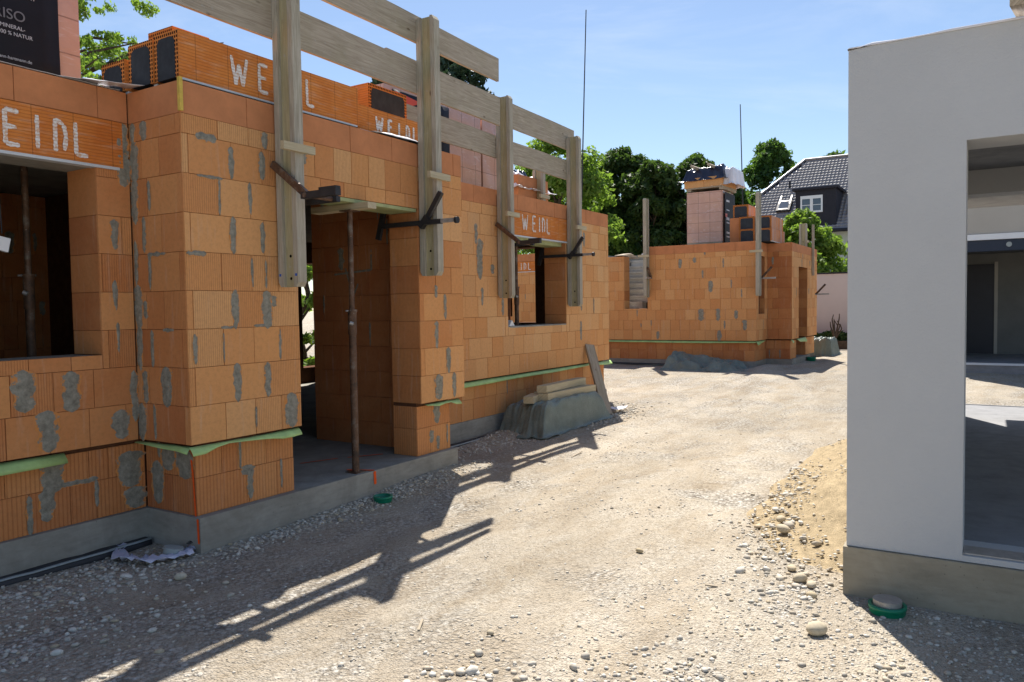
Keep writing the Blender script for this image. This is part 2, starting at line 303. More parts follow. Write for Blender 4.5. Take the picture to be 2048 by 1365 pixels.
# ------------------------------------------------------------------ mesh builder
class MB:
    def __init__(s): s.v = []; s.f = []; s.mi = []; s.uv = []; s.col = []; s.sm = []
    def face(s, pts, mi=0, uv=None, col=(0.5, 0, 0), smooth=False):
        i0 = len(s.v); s.v += [tuple(p) for p in pts]; s.f.append(tuple(range(i0, i0+len(pts)))); s.mi.append(mi); s.sm.append(smooth)
        if uv is None:
            a = Vector(pts[1])-Vector(pts[0]); n = a.cross(Vector(pts[-1])-Vector(pts[0]))
            ax = max(range(3), key=lambda k: abs(n[k])); o = [k for k in range(3) if k != ax]
            uv = [(p[o[0]], p[o[1]]) for p in pts]
        s.uv += uv; s.col += (list(col) if isinstance(col, list) else [col]*len(pts))
    def mesh(s, verts, faces, mi=0, col=(0.5, 0, 0), smooth=True):
        i0 = len(s.v); s.v += [tuple(p) for p in verts]
        for f in faces:
            s.f.append(tuple(i0+k for k in f)); s.mi.append(mi); s.sm.append(smooth)
            s.uv += [(verts[k][0]+verts[k][1], verts[k][2]) for k in f]; s.col += [col]*len(f)
    def obox(s, c, ax, ay, az, mi=0, col=(0.5, 0, 0), grain=0, ch=0.0):
        c = Vector(c); A = [Vector(ax), Vector(ay), Vector(az)]; L = [a.length for a in A]
        def P(i, j, k): return c + A[0]*i + A[1]*j + A[2]*k
        for k in range(3):
            i, j = [(1, 2), (2, 0), (0, 1)][k]
            for sg in (1, -1):
                pts = []; uv = []
                for a, b in ((-1, -1), (1, -1), (1, 1), (-1, 1)):
                    q = [0, 0, 0]; q[k] = sg; q[i] = a; q[j] = b; pts.append(P(*q))
                    cc = [q[n]*L[n] for n in range(3)]; o = [n for n in range(3) if n != grain]
                    uv.append((cc[grain] + c.x*0.37, cc[o[0]]+cc[o[1]]*1.0 + c.z*1.3))
                if sg < 0: pts.reverse(); uv.reverse()
                s.face(pts, mi, uv, col)
    def box(s, x0, x1, y0, y1, z0, z1, mi=0, col=(0.5, 0, 0), grain=None):
        d = (x1-x0, y1-y0, z1-z0)
        if grain is None: grain = max(range(3), key=lambda k: d[k])
        s.obox(((x0+x1)/2, (y0+y1)/2, (z0+z1)/2), (d[0]/2, 0, 0), (0, d[1]/2, 0), (0, 0, d[2]/2), mi, col, grain)
    def prism(s, pts, ext, mi=0, col=(0.5, 0, 0)):
        """planar polygon pts (3d) extruded by vector ext"""
        e = Vector(ext); P = [Vector(p) for p in pts]; n = len(P)
        nm = Vector((0, 0, 0))
        for i in range(n): nm += P[i].cross(P[(i+1) % n])
        if nm.dot(e) > 0: P.reverse()
        s.face(P, mi, None, col); s.face([p+e for p in reversed(P)], mi, None, col)
        for i in range(n):
            a, b = P[i], P[(i+1) % n]; s.face([b, a, a+e, b+e], mi, [((b-P[0]).length, 0), ((a-P[0]).length, 0), ((a-P[0]).length, e.length), ((b-P[0]).length, e.length)], col)
    def tube(s, p0, p1, r0, r1=None, n=12, mi=0, caps=True, col=(0.5, 0, 0)):
        r1 = r0 if r1 is None else r1; p0 = Vector(p0); p1 = Vector(p1); d = (p1-p0).normalized()
        a = d.orthogonal().normalized(); b = d.cross(a); V = []
        for p, r in ((p0, r0), (p1, r1)):
            for k in range(n):
                t = 2*math.pi*k/n; V.append(p + a*(r*math.cos(t)) + b*(r*math.sin(t)))
        s.mesh(V, [(k, (k+1) % n, n+(k+1) % n, n+k) for k in range(n)], mi, col, True)
        if caps: s.mesh(V, [tuple(reversed(range(n))), tuple(range(n, 2*n))], mi, col, False)
    def build(s, name, mats, parent=None, loc=None):
        me = bpy.data.meshes.new(name); me.from_pydata(s.v, [], s.f)
        if not isinstance(mats, (list, tuple)): mats = [mats]
        for mt in mats: me.materials.append(M[mt] if isinstance(mt, str) else mt)
        me.polygons.foreach_set('material_index', s.mi); me.polygons.foreach_set('use_smooth', s.sm)
        ul = me.uv_layers.new(name='UVMap'); ul.data.foreach_set('uv', [c for p in s.uv for c in p])
        ca = me.color_attributes.new('Col', 'FLOAT_COLOR', 'CORNER'); ca.data.foreach_set('color', [x for c in s.col for x in (*c, 1.0)])
        me.update()
        o = bpy.data.objects.new(name, me); COL.objects.link(o)
        if parent is not None: o.parent = parent
        if loc is not None: o.location = loc
        return o

def tag(o, label, cat, group=None):
    o['label'] = label; o['category'] = cat; o['kind'] = 'thing'
    if group: o['group'] = group
    return o
def thing(name, label, cat, loc=(0, 0, 0), rotz=0.0, group=None):
    o = bpy.data.objects.new(name, None); COL.objects.link(o); o.location = loc; o.rotation_euler = (0, 0, rotz); o.empty_display_size = 0.2
    return tag(o, label, cat, group)
def copy_tree(o, parent=None):
    c = o.copy(); COL.objects.link(c); c.parent = parent
    for ch in list(o.children): copy_tree(ch, c)
    return c

# ------------------------------------------------------------------ masonry
def rect_sub(r, h):
    u0, u1, z0, z1 = r; a, b, c, d = h
    if a >= u1-1e-4 or b <= u0+1e-4 or c >= z1-1e-4 or d <= z0+1e-4: return [r]
    out = []
    if a > u0+0.012: out.append((u0, a, z0, z1))
    if b < u1-0.012: out.append((b, u1, z0, z1))
    uu0, uu1 = max(u0, a), min(u1, b)
    if c > z0+0.012: out.append((uu0, uu1, z0, c))
    if d < z1-0.012: out.append((uu0, uu1, d, z1))
    return out

FULL = [(0, .25), (.25, .5), (.5, .75), (.75, 1.0), (1.0, 1.25), (1.25, 1.5), (1.5, 1.75), (1.75, 2.0), (2.0, 2.125)]
def masonry(mb, O, U, N, u0, u1, rows, holes=(), seed=1, blk=0.25, smear=0.25, ribp=0.3, tint=(0.35, 0.95), kind='wall', first=None, ends=None, joints=None):
    """mi 0 brick, 1 mortar.  O point on the wall line, U horizontal unit, N outward unit"""
    rnd = random.Random(seed); O = Vector(O); U = Vector(U); N = Vector(N)
    def P(u, z, n=0.0): return O + U*u + N*n + Vector((0, 0, z))
    flip = U.cross(Vector((0, 0, 1))).dot(N) < 0
    D = 0.012; m0 = 3 if kind == 'cap' else 0
    for ri, (z0, z1) in enumerate(rows):
        js = [u0]; off = (blk*0.5 if ri % 2 else blk) + rnd.uniform(-.015, .015)
        if first: off = first[ri % len(first)]
        x = u0 + off
        while x < u1-0.045:
            js.append(x); x += blk + (rnd.uniform(-0.004, 0.004) if rnd.random() < .94 else rnd.choice((-.12, -.08)))
        js.append(u1)
        if joints: js = [u0]+list(joints[ri % len(joints)])+[u1]
        for bi in range(len(js)-1):
            a, b = js[bi], js[bi+1]
            rects = [(a, b, z0, z1)]
            for h in holes:
                rects = [q for r in rects for q in rect_sub(r, h)]
            tn = rnd.uniform(*tint); rr = rnd.random(); rib = 0.5 if rr < ribp else 0.0
            if kind == 'plinth': rib = 1.0
            if kind == 'cap': rib = 0.0
            if ends and (b > u1-.01 or a < u0+.01) and rnd.random() < 0.7: rib = 0.5
            jit = rnd.uniform(-.002, .0015); tilt = rnd.uniform(-.0012, .0012)
            col = (tn, rib, rnd.random())
            for (a1, b1, c1, d1) in rects:
                e = 0.0026
                f = [P(a1+e, c1+e*.7, jit+tilt), P(b1-e, c1+e*.7, jit-tilt), P(b1-e, d1-e*.7, jit-tilt), P(a1+e, d1-e*.7, jit+tilt)]
                g = [P(a1, c1, -D), P(b1, c1, -D), P(b1, d1, -D), P(a1, d1, -D)]
                uvf = [(a1, c1), (b1, c1), (b1, d1), (a1, d1)]
                if flip: mb.face(list(reversed(f)), m0, list(reversed(uvf)), col)
                else: mb.face(f, m0, uvf, col)
                for k in range(4):
                    k2 = (k+1) % 4; q = [g[k], g[k2], f[k2], f[k]]
                    if flip: q.reverse()
                    mb.face(q, m0, [(0, 0)]*4, (tn*.6, 0, 0))
            # mortar smear over some vertical joints
            if bi > 0 and rnd.random() < smear and kind != 'cap':
                if not any(h[0]-.04 < a < h[1]+.04 and h[2]-.02 < (z0+z1)/2 < h[3]+.02 for h in holes):
                    hgt = (z1-z0)*rnd.uniform(.45, 1.1); zc = z1-hgt/2+rnd.uniform(-.02, .02)
                    smear_patch(mb, P, flip, a, zc, rnd.uniform(.016, .045) if rnd.random() < .7 else rnd.uniform(.05, .09), hgt, rnd)

def smear_patch(mb, P, flip, u, z, w, h, rnd, mi=1, th=0.005):
    """mortar dragged along a joint: ragged strip with a thick middle and feathered rim"""
    n = 16; ph = rnd.uniform(0, 60); bend = rnd.uniform(-.006, .006); rows = []
    horiz = w > h*1.5
    if horiz: w, h = h, w
    for k in range(n+1):
        t = k/n*2-1; env = min(1, (1-abs(t))*5+.12)*(1-.30*max(0, -t)*rnd.uniform(.7, 1.2))
        nl = mnoise.noise(Vector((t*2.2+ph, 0, 0)))+.35*mnoise.noise(Vector((t*6+ph, 3, 0))); nr = mnoise.noise(Vector((t*2.2+ph, 9, 0)))+.35*mnoise.noise(Vector((t*6+ph, 12, 0)))
        wl = w*.62*env*max(.45, 1+.42*nl); wr = w*.62*env*max(.45, 1+.42*nr); rows.append((t*h/2, -wl, bend*t, wr))
    def Q(a, b, e): return P(u+b, z+a, e) if horiz else P(u+a, z+b, e)
    pr = None
    for (dz, l, c, r_) in rows:
        cur = (Q(l, dz, .0015), Q(c, dz, th*rnd.uniform(.8, 1.3)), Q(r_, dz, .0015))
        if pr:
            for i in (0, 1):
                q = [pr[i], pr[i+1], cur[i+1], cur[i]]; e = [(float(i), 0, 0), (float(1-i), 0, 0), (float(1-i), 0, 0), (float(i), 0, 0)]
                if flip != horiz: q = q[::-1]; e = e[::-1]
                mb.face(q, mi, None, e, True)
        pr = cur

def strokes(mb, P, flip, segs, w=0.018, mi=0, seed=0, th=0.003, jit=.25):
    """hand sprayed line strokes: list of polylines in (u,z)"""
    rnd = random.Random(seed); th0 = th
    for si, pl in enumerate(segs):
        th = th0+.0007*si
        for i in range(len(pl)-1):
            (a0, b0), (a1, b1) = pl[i], pl[i+1]; L = math.hypot(a1-a0, b1-b0); n = max(2, int(L/0.012)); dx, dz = (a1-a0)/L, (b1-b0)/L
            prev = None
            for k in range(n+1):
                t = k/n; x = a0+(a1-a0)*t; z = b0+(b1-b0)*t; ww = w/2*(1+rnd.uniform(-jit, jit))*(0.7 if k in (0, n) else 1)
                l = (x-dz*ww, z+dx*ww); r = (x+dz*ww, z-dx*ww)
                if prev:
                    q = [P(*prev[1], th), P(*r, th), P(*l, th), P(*prev[0], th)]
                    if flip: q.reverse()
                    mb.face(q, mi)
                prev = (l, r)

def letters(u0, z0, h, adv, txt='WEIDL'):
    out = []
    for i, ch in enumerate(txt):
        u = u0 + adv[i]; w = h*.62; S = []
        if ch == 'W': S += [[(u, z0+h), (u+w*.28, z0)], [(u+w*.28, z0), (u+w*.52, z0+h*.75)], [(u+w*.52, z0+h*.75), (u+w*.78, z0)], [(u+w*.78, z0), (u+w*1.08, z0+h)]]
        if ch == 'E': S += [[(u, z0), (u, z0+h)], [(u, z0+h), (u+w*.62, z0+h*.98)], [(u, z0+h*.52), (u+w*.5, z0+h*.52)], [(u, z0), (u+w*.62, z0)]]
        if ch == 'I': S += [[(u, z0), (u, z0+h)]]
        if ch == 'D': S += [[(u, z0), (u, z0+h)], [(u+w*.02, z0+h*.99), (u+w*.42, z0+h*.85)], [(u+w*.42, z0+h*.85), (u+w*.52, z0+h*.5)], [(u+w*.52, z0+h*.5), (u+w*.42, z0+h*.06)]]
        if ch == 'L': S += [[(u, z0+h), (u, z0)], [(u, z0), (u+w*.6, z0)]]
        out.append(S)
    return out
def paint(P, fl, lets, w, seed, th, jit, parent):
    for i, S in enumerate(lets):
        t = MB(); strokes(t, P, fl, S, w, 0, seed+i, th=th, jit=jit*.55); t.build('painted_letter', 'chalk', parent)

def frame(O, U, N):
    O = Vector(O); U = Vector(U); N = Vector(N)
    return (lambda u, z, n=0.0: O+U*u+N*n+Vector((0, 0, z))), U.cross(Vector((0, 0, 1))).dot(N) < 0

X_, Y_, MX, MY = (1, 0, 0), (0, 1, 0), (-1, 0, 0), (0, -1, 0)
CAP = [(2.125, 2.33)]

def lintel_front(parent, O, U, N, u0, u1, z0, z1, lets, seed, name='lintel'):
    P, fl = frame(O, U, N); mb = MB()
    # outer shell, 4 mm proud of the blocks
    A = Vector(U); B = Vector(N)
    c = P((u0+u1)/2, (z0+z1)/2, -0.028); 
    mb.obox(c, A*((u1-u0)/2), B*0.032, Vector((0, 0, (z1-z0)/2)), 0, grain=0)
    # exact uv for grooves
    mb.face([P(u0, z0, .0055), P(u1, z0, .0055), P(u1, z1, .0055), P(u0, z1, .0055)][::(-1 if fl else 1)], 0, [(u0, z0), (u1, z0), (u1, z1), (u0, z1)][::(-1 if fl else 1)])
    o = mb.build(name, ['shell'], parent)
    r = MB(); r.obox(P((u0+u1)/2+.0, z0-.009, -.02), A*((u1-u0)/2-.03), B*.035, Vector((0, 0, .009)), 0)
    r.build('zinc_rail', 'rail', o)
    s = MB(); s.obox(P((u0+u1)/2, z0-.006, -.21), A*((u1-u0)/2-.05), B*.14, Vector((0, 0, .006)), 0); s.build('soffit', 'slab', o)
    if lets:
        paint(P, fl, lets, .027, seed, .0085, .38, o)
    return o

def foil_strip(parent, pts_top, out, drop, seed, name='membrane'):
    """crumpled strip hanging out of a joint. pts_top: 3d points, out: direction"""
    rnd = random.Random(seed); mb = MB(); P = [Vector(p) for p in pts_top]; o = Vector(out)
    n = len(P); rows = 4; V = []; Fc = []
    for i, p in enumerate(P):
        w = 1+.06*math.sin(i*.9+seed)
        for k in range(rows):
            t = k/(rows-1); V.append(p + o*(-.02 + (.042*math.sin(t*1.5))*w) + Vector((0, 0, -drop[i]*t*(1+.10*mnoise.noise(Vector((i*.8+seed, 0, 0))))+rnd.uniform(-.002, .002))))
    for i in range(n-1):
        for k in range(rows-1):
            a = i*rows+k; Fc.append((a, a+rows, a+rows+1, a+1))
    mb.mesh(V, Fc, 0); ob = mb.build(name, 'membrane', parent)
    md = ob.modifiers.new('thick', 'SOLIDIFY'); md.thickness = .0012
    return ob

def line3(a, b, n): a = Vector(a); b = Vector(b); return [a.lerp(b, i/n) for i in range(n+1)]

# ------------------------------------------------------------------ terrain
def sst(a, b, x): t = min(1, max(0, (x-a)/(b-a))); return t*t*(3-2*t)
def rut(x, y, c0):
    if not -6 < x < 30: return 0
    c = c0+.14*x+.25*math.sin(x*.35); d = (y-c)/.16; return math.exp(-d*d)-.35*math.exp(-((abs(d)-1.9)/.6)**2)
def gh(x, y):
    z = -.72 + .09*sst(8.5, 13.5, x)
    near = sst(14, 3, math.hypot(x-2, y+2)) if False else 1.0
    if -10 < x < 40 and -25 < y < 20:
        z += .016*mnoise.noise(Vector((x*.9, y*.9, 0))) + .009*mnoise.noise(Vector((x*2.7, y*2.7, 3)))
    z += .085*math.exp(-((y-.0)/.22)**2)*sst(.35, 2.6, x)*(1-sst(2.95, 3.5, x))           # gravel heaped against the slab
    z += .07*math.exp(-((y-.72)/.25)**2)*sst(3.3, 5.2, x)*(1-sst(8.0, 8.6, x))
    z += .10*math.exp(-((y+.02)/.35)**2)*math.exp(-((x-14.9)/1.0)**2)
    z -= .022*(rut(x, y, -1.55)+rut(x, y, -3.05))
    return z
xs = sorted(set([round(v, 3) for v in list(np.arange(-5, 12, .09)) + list(np.arange(12, 32, .4)) + [-400, -200, -100, -60, -40, -25, -16, -12, -9, -7, 35, 40, 48, 60, 80, 120, 200, 400, 900]]))
ys = sorted(set([round(v, 3) for v in list(np.arange(-7, 4.5, .09)) + list(np.arange(4.5, 14, .5)) + [-900, -400, -200, -100, -60, -40, -25, -18, -13, -10, -8, 17, 22, 30, 45, 70, 120, 250, 600]]))
gv = [(x, y, gh(x, y)) for x in xs for y in ys]; ny = len(ys)
gf = [(i*ny+j, (i+1)*ny+j, (i+1)*ny+j+1, i*ny+j+1) for i in range(len(xs)-1) for j in range(ny-1)]
gm = bpy.data.meshes.new('ground'); gm.from_pydata(gv, [], gf); gm.materials.append(M['ground']); gm.polygons.foreach_set('use_smooth', [True]*len(gf))
ground = bpy.data.objects.new('ground', gm); COL.objects.link(ground); ground['kind'] = 'structure'

# ------------------------------------------------------------------ NEAR HOUSE
WM = ['brick', 'mortar', 'core', 'cap']; T = .34
XC, XD0, XD1, XF, XG = 0.0, .937, 2.36, 3.03, 8.3
YR, YL = .88, .555; ZS = -.485; XLft = -3.2; YB = 6.8
house = thing('brick_house', 'unfinished orange clay block house with railed top edge and open doorway, nearest on the left', 'building', (0, 0, ZS), 0)
def H(mb, name='wall', mats=WM, par=None, inv=True):
    o = mb.build(name, mats, par or house)
    if (par or house) is house and inv: o.location = (0, 0, -ZS)
    return o
PL = [(-.485, -.235), (-.235, -.03)]
# front wall of the projecting bay
mb = MB()
door = (XD0, XD1, -1, 1.755)
rowsB = FULL[:7] + [(1.75, 1.87), (1.87, 2.125)]
masonry(mb, (0, 0, 0), X_, MY, 0, XD0, FULL, (), 11, joints=[[.27, .52, .75], [.045, .37, .63]], smear=0, ribp=.4, ends=True, tint=(.5, .95))
masonry(mb, (0, 0, 0), X_, MY, XD0, XD1, [(1.755, 1.87)], (), 12, smear=0.0, ribp=.1, tint=(.3, .7))
masonry(mb, (0, 0, 0), X_, MY, XD0, XD1, [(1.87, 2.125)], (), 13, blk=.2, smear=0.1, ribp=.8)
masonry(mb, (0, 0, 0), X_, MY, XD1, XF, FULL, (), 14, joints=[[2.60, 2.84], [2.42, 2.74]], smear=.12, ribp=.3)
masonry(mb, (0, 0, 0), X_, MY, 0, XF, CAP, (), 15, blk=.5, kind='cap')
mb.box(.012, XD0-.012, .012, T, 0, 2.325, 2); mb.box(XD1+.012, XF-.012, .012, T, 0, 2.325, 2); mb.box(XD0-.012, XD1+.012, .012, T, 1.768, 2.3245, 2)
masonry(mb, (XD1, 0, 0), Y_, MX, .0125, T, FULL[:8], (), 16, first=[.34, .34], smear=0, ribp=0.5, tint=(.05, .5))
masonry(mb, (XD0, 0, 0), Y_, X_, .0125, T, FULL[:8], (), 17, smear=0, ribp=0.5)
P, fl = frame((0, 0, 0), X_, MY)
rs = random.Random(5)
for (u, z, w, h) in [(.37, .375, .06, .27), (.63, .375, .055, .25), (.37, .875, .05, .27), (.64, .87, .085, .27), (.37, 1.375, .045, .26), (.62, 1.375, .035, .22), (.37, 1.86, .04, .22), (.63, 1.88, .05, .2), (.84, .13, .11, .26), (.27, .62, .012, .2), (.52, 1.13, .02, .2), (.75, .62, .022, .22), (.52, .12, .014, .15), (.27, 1.62, .02, .24), (.52, 1.64, .03, .22), (.64, 1.12, .018, .2), (.8, .13, .04, .12), (.7, .93, .05, .08), (.05, .62, .03, .2), (.30, .755, .10, .02), (.60, .76, .16, .02), (.08, 1.24, .15, .03), (.2, 1.745, .2, .02), (.66, 2.06, .05, .12),
                      (2.62, .13, .10, .24), (2.86, .13, .06, .24), (2.78, .37, .06, .25), (2.60, .62, .05, .26), (2.74, .88, .04, .24), (2.6, 1.02, .04, .12), (.18, 2.0, .16, .05), (1.02, 2.0, .06, .10)]:
    smear_patch(mb, P, fl, u, z, w, h, rs)
H(mb)
mb = MB(); mb.box(-.012, .012, -.014, .010, 2.135, 2.345, 0); H(mb, 'foam_bead', 'pfoam')
# return wall
mb = MB()
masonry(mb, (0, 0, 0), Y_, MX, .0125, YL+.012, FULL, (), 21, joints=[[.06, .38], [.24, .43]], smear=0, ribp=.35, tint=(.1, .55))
masonry(mb, (0, 0, 0), Y_, MX, .0125, YL+.012, CAP, (), 22, blk=.5, kind='cap')
mb.box(.012, T, T, YL+T, 0, 2.3245, 2)
P, fl = frame((0, 0, 0), Y_, MX)
for (u, z, w, h) in [(.24, .37, .10, .27), (.52, .12, .08, .26), (.52, .62, .06, .3), (.38, .62, .035, .25), (.52, .9, .08, .3), (.38, .13, .03, .24), (.53, 1.2, .04, .3), (.52, 1.6, .07, .3), (.51, 1.87, .08, .28), (.38, 1.13, .03, .25), (.43, 1.38, .04, .24), (.40, 2.06, .07, .13), (.52, 2.06, .05, .13), (.44, .88, .05, .12), (.47, .36, .06, .22), (.36, 1.63, .03, .2), (.3, 1.245, .2, .025), (.2, .745, .12, .02)]:
    smear_patch(mb, P, fl, u, z, w, h, rs)
H(mb)
# left set-back wall with the wide window
mb = MB(); LW = (-1.65, -.24, .59, 1.82)
masonry(mb, (0, YL, 0), X_, MY, XLft, -.012, FULL, [LW, (-1.8, -.055, 1.82, 2.125)], 31, smear=0, ribp=.6, tint=(.15, .6))
masonry(mb, (0, YL, 0), X_, MY, XLft, -.012, CAP, (), 32, blk=.5, kind='cap')
y0, y1 = YL+.012, YL+T
mb.box(XLft+.012, LW[0]-.012, y0, y1, 0, 2.325, 2); mb.box(LW[1]+.012, -.0, y0, y1, 0, 2.325, 2); mb.box(LW[0]-.012, LW[1]+.012, y0, y1, 0, LW[2]-.012, 2); mb.box(LW[0]-.012, LW[1]+.012, y0, y1, LW[3]+.012, 2.325, 2)
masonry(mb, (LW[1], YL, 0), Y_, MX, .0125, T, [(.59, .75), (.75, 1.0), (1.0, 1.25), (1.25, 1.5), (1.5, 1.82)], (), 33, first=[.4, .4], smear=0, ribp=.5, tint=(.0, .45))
mb.box(LW[0], LW[1]-.013, y0+.003, y1, LW[2]-.0125, LW[2]-.002, 1, (1, 0, 0))
P, fl = frame((0, YL, 0), X_, MY)
for (u, z, w, h) in [(-.73, .40, .11, .26), (-.45, .37, .10, .26), (-.60, .14, .12, .26), (-.13, .12, .10, .2), (-.03, .3, .05, .35), (-.13, 1.38, .05, .2), (-.14, .98, .03, .2), (-.13, .7, .02, .2), (-.08, 1.95, .12, .2), (-.05, 1.8, .08, .2), (-.05, 2.07, .06, .1)]:
    smear_patch(mb, P, fl, u, z, w, h, rs)
H(mb)
LT = lintel_front(house, (0, YL, 0), X_, MY, -1.8, -.055, 1.822, 2.122, letters(-1.02, 1.865, .20, [0, .245, .425, .53, .655]), 5); LT.location = (0, 0, -ZS)
# right set-back wall
mb = MB(); RW = (5.25, 6.84, .612, 1.80)
masonry(mb, (0, YR, 0), X_, MY, XF-.02, XG, FULL, [RW, (5.1, 6.95, 1.80, 2.125)], 41, smear=.04, ribp=.12, tint=(.62, 1.0))
masonry(mb, (0, YR, 0), X_, MY, XF-.02, XG, CAP, (), 42, blk=.5, kind='cap', tint=(.5, .9))
y0, y1 = YR+.012, YR+T+.02
mb.box(XF-.012, RW[0]-.012, y0, y1, 0, 2.325, 2); mb.box(RW[1]+.012, XG-.012, y0, y1, 0, 2.325, 2); mb.box(RW[0]-.012, RW[1]+.012, y0, y1, 0, RW[2]-.012, 2); mb.box(RW[0]-.012, RW[1]+.012, y0, y1, RW[3]+.012, 2.325, 2)
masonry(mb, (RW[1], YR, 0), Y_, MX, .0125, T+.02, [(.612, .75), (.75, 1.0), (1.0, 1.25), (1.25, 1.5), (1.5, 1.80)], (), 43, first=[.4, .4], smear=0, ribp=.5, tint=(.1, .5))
P, fl = frame((0, YR, 0), X_, MY)
for (u, z, w, h) in [(4.62, 1.45, .12, .5), (4.66, 1.0, .05, .22), (5.12, .87, .05, .22), (7.32, .9, .05, .2), (7.75, .87, .03, .24), (7.75, .1, .03, .24), (4.9, 1.34, .07, .12), (7.02, .97, .05, .12), (7.3, .5, .06, .3), (4.55, 1.75, .06, .25)]:
    smear_patch(mb, P, fl, u, z, w, h, rs)
H(mb)
mb = MB(); mb.box(RW[0]-.0, RW[1]-.013, YR+.0, YR+T, RW[2]-.0115, RW[2]+.006, 0); H(mb, 'window_sill', 'slab')
LT = lintel_front(house, (0, YR, 0), X_, MY, 5.1, 6.95, 1.802, 2.122, letters(5.62, 1.885, .20, [0, .27, .45, .53, .66]), 6); LT.location = (0, 0, -ZS)
# end, back and left walls, side of bay
mb = MB(); EW = (2.05, 2.75, .61, 1.86)
masonry(mb, (XG, 0, 0), Y_, X_, YR+.0125, YB, FULL+CAP, [EW], 51, smear=.1, ribp=.2)
x0, x1 = XG-T, XG-.012
mb.box(x0, x1, YR+T+.02, EW[0], 0, 2.322, 2); mb.box(x0, x1, EW[1], YB-.012, 0, 2.322, 2); mb.box(x0, x1, EW[0], EW[1], 0, EW[2], 2); mb.box(x0, x1, EW[0], EW[1], EW[3], 2.322, 2)
H(mb)
mb = MB(); BW = (6.95, 7.9, -.2, 1.75)
masonry(mb, (0, YB, 0), X_, Y_, XLft, XG, FULL+CAP, [BW], 52, smear=.1, ribp=.2)
mb.box(XLft+.012, BW[0], YB-T, YB-.012, ZS, 2.322, 2); mb.box(BW[1], x0, YB-T, YB-.012, ZS, 2.322, 2); mb.box(BW[0], BW[1], YB-T, YB-.012, ZS, BW[2], 2); mb.box(BW[0], BW[1], YB-T, YB-.012, BW[3], 2.322, 2)
H(mb)
mb = MB(); masonry(mb, (XLft, 0, 0), Y_, MX, YL, YB, FULL+CAP, (), 53, smear=.1); mb.box(XLft+.012, XLft+T, YL+T, YB-T, ZS, 2.322, 2); H(mb)
mb = MB(); masonry(mb, (XF, 0, 0), Y_, X_, .0125, YR-.0, FULL+CAP, (), 54, smear=.1); mb.box(XF-T, XF-.012, T, YR+T, ZS, 2.3235, 2); H(mb)
# interior partition seen through the doorway, block tint lowered to paint indoor shade
mb = MB()
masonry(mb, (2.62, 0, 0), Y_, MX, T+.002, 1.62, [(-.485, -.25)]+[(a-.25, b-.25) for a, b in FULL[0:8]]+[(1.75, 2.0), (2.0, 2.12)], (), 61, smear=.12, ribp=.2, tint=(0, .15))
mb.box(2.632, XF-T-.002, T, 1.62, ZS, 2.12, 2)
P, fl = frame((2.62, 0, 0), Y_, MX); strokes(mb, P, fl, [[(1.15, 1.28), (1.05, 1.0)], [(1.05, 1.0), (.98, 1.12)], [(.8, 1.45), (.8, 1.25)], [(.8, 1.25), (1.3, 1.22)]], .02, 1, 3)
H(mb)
mb = MB(); masonry(mb, (0, 4.3, 0), X_, MY, -3, 1.7, [(-.485, -.25)]+[(a-.25, b-.25) for a, b in FULL[0:8]]+[(1.75, 2.0), (2.0, 2.12)], (), 62, smear=.2, ribp=.2, tint=(0, .15)); mb.box(-3, 1.7, 4.312, 4.5, ZS, 2.12, 2); H(mb)  # rear partition, its low tint darkens the blocks for the room's shade
mb = MB(); mb.box(1.35, 1.52, YL+T, 4.3, ZS, 2.12, 2); H(mb)  # added partition, closes the left room off from light to darken it
# lower courses (plinth)
mb = MB()
masonry(mb, (0, .06, 0), X_, MY, .07, .90, PL, (), 71, kind='plinth', smear=.15, tint=(.25, .6), first=[.42, .2])
masonry(mb, (.07, .06, 0), Y_, MX, .0125, YL+.05-.06, PL, (), 73, kind='plinth', smear=.3, tint=(0, .3))
mb.box(.082, .888, .072, T+.1, ZS, -.001, 2); mb.box(.082, T, T+.1, YL+T, ZS, -.001, 2)
P, fl = frame((.07, .06, 0), Y_, MX)
for (u, z, w, h) in [(.12, -.15, .16, .2), (.42, -.3, .12, .3), (.3, -.12, .14, .18)]: smear_patch(mb, P, fl, u, z, w, h, rs)
P, fl = frame((0, .06, 0), X_, MY)
for (u, z, w, h) in [(.50, -.35, .05, .22), (.48, -.25, .09, .07), (.78, -.33, .02, .22), (.42, -.13, .02, .2)]: smear_patch(mb, P, fl, u, z, w, h, rs)
H(mb)
mb = MB()
masonry(mb, (0, .06, 0), X_, MY, XD1, 2.86, PL, (), 72, kind='plinth', smear=.1, tint=(.25, .7), first=[.20, .42])
masonry(mb, (XD1, .06, 0), Y_, MX, .0125, T-.06, PL, (), 74, first=[.5, .5], kind='plinth', smear=0, tint=(.1, .5))
mb.box(XD1+.012, 2.848, .072, T, ZS, -.001, 2)
for (u, z, w, h) in [(2.66, -.12, .09, .2), (2.57, -.33, .06, .12), (2.67, -.4, .05, .13)]: smear_patch(mb, P, fl, u, z, w, h, rs)
H(mb)
mb = MB(); masonry(mb, (0, YL+.05, 0), X_, MY, XLft, .058, PL, (), 75, kind='plinth', smear=.08, tint=(.15, .55)); mb.box(XLft+.02, .07, YL+.062, YL+T, ZS, -.001, 2)
P, fl = frame((0, YL+.05, 0), X_, MY)
for (u, z, w, h) in [(-.56, -.16, .12, .2), (-.6, -.33, .08, .2), (-.05, -.2, .16, .25), (-.02, -.4, .14, .15), (-.42, -.22, .3, .03)]: smear_patch(mb, P, fl, u, z, w, h, rs)
H(mb)
mb = MB(); masonry(mb, (0, YR+.06, 0), X_, MY, 2.9, XG-.08, PL, (), 76, smear=.03, ribp=.1, tint=(.3, .75)); mb.box(2.87, XG-.092, YR+.072, YR+T, ZS, -.001, 2); mb.box(XG-.3, XG-.092, YR+T, YB-.02, ZS, -.001, 2); H(mb)
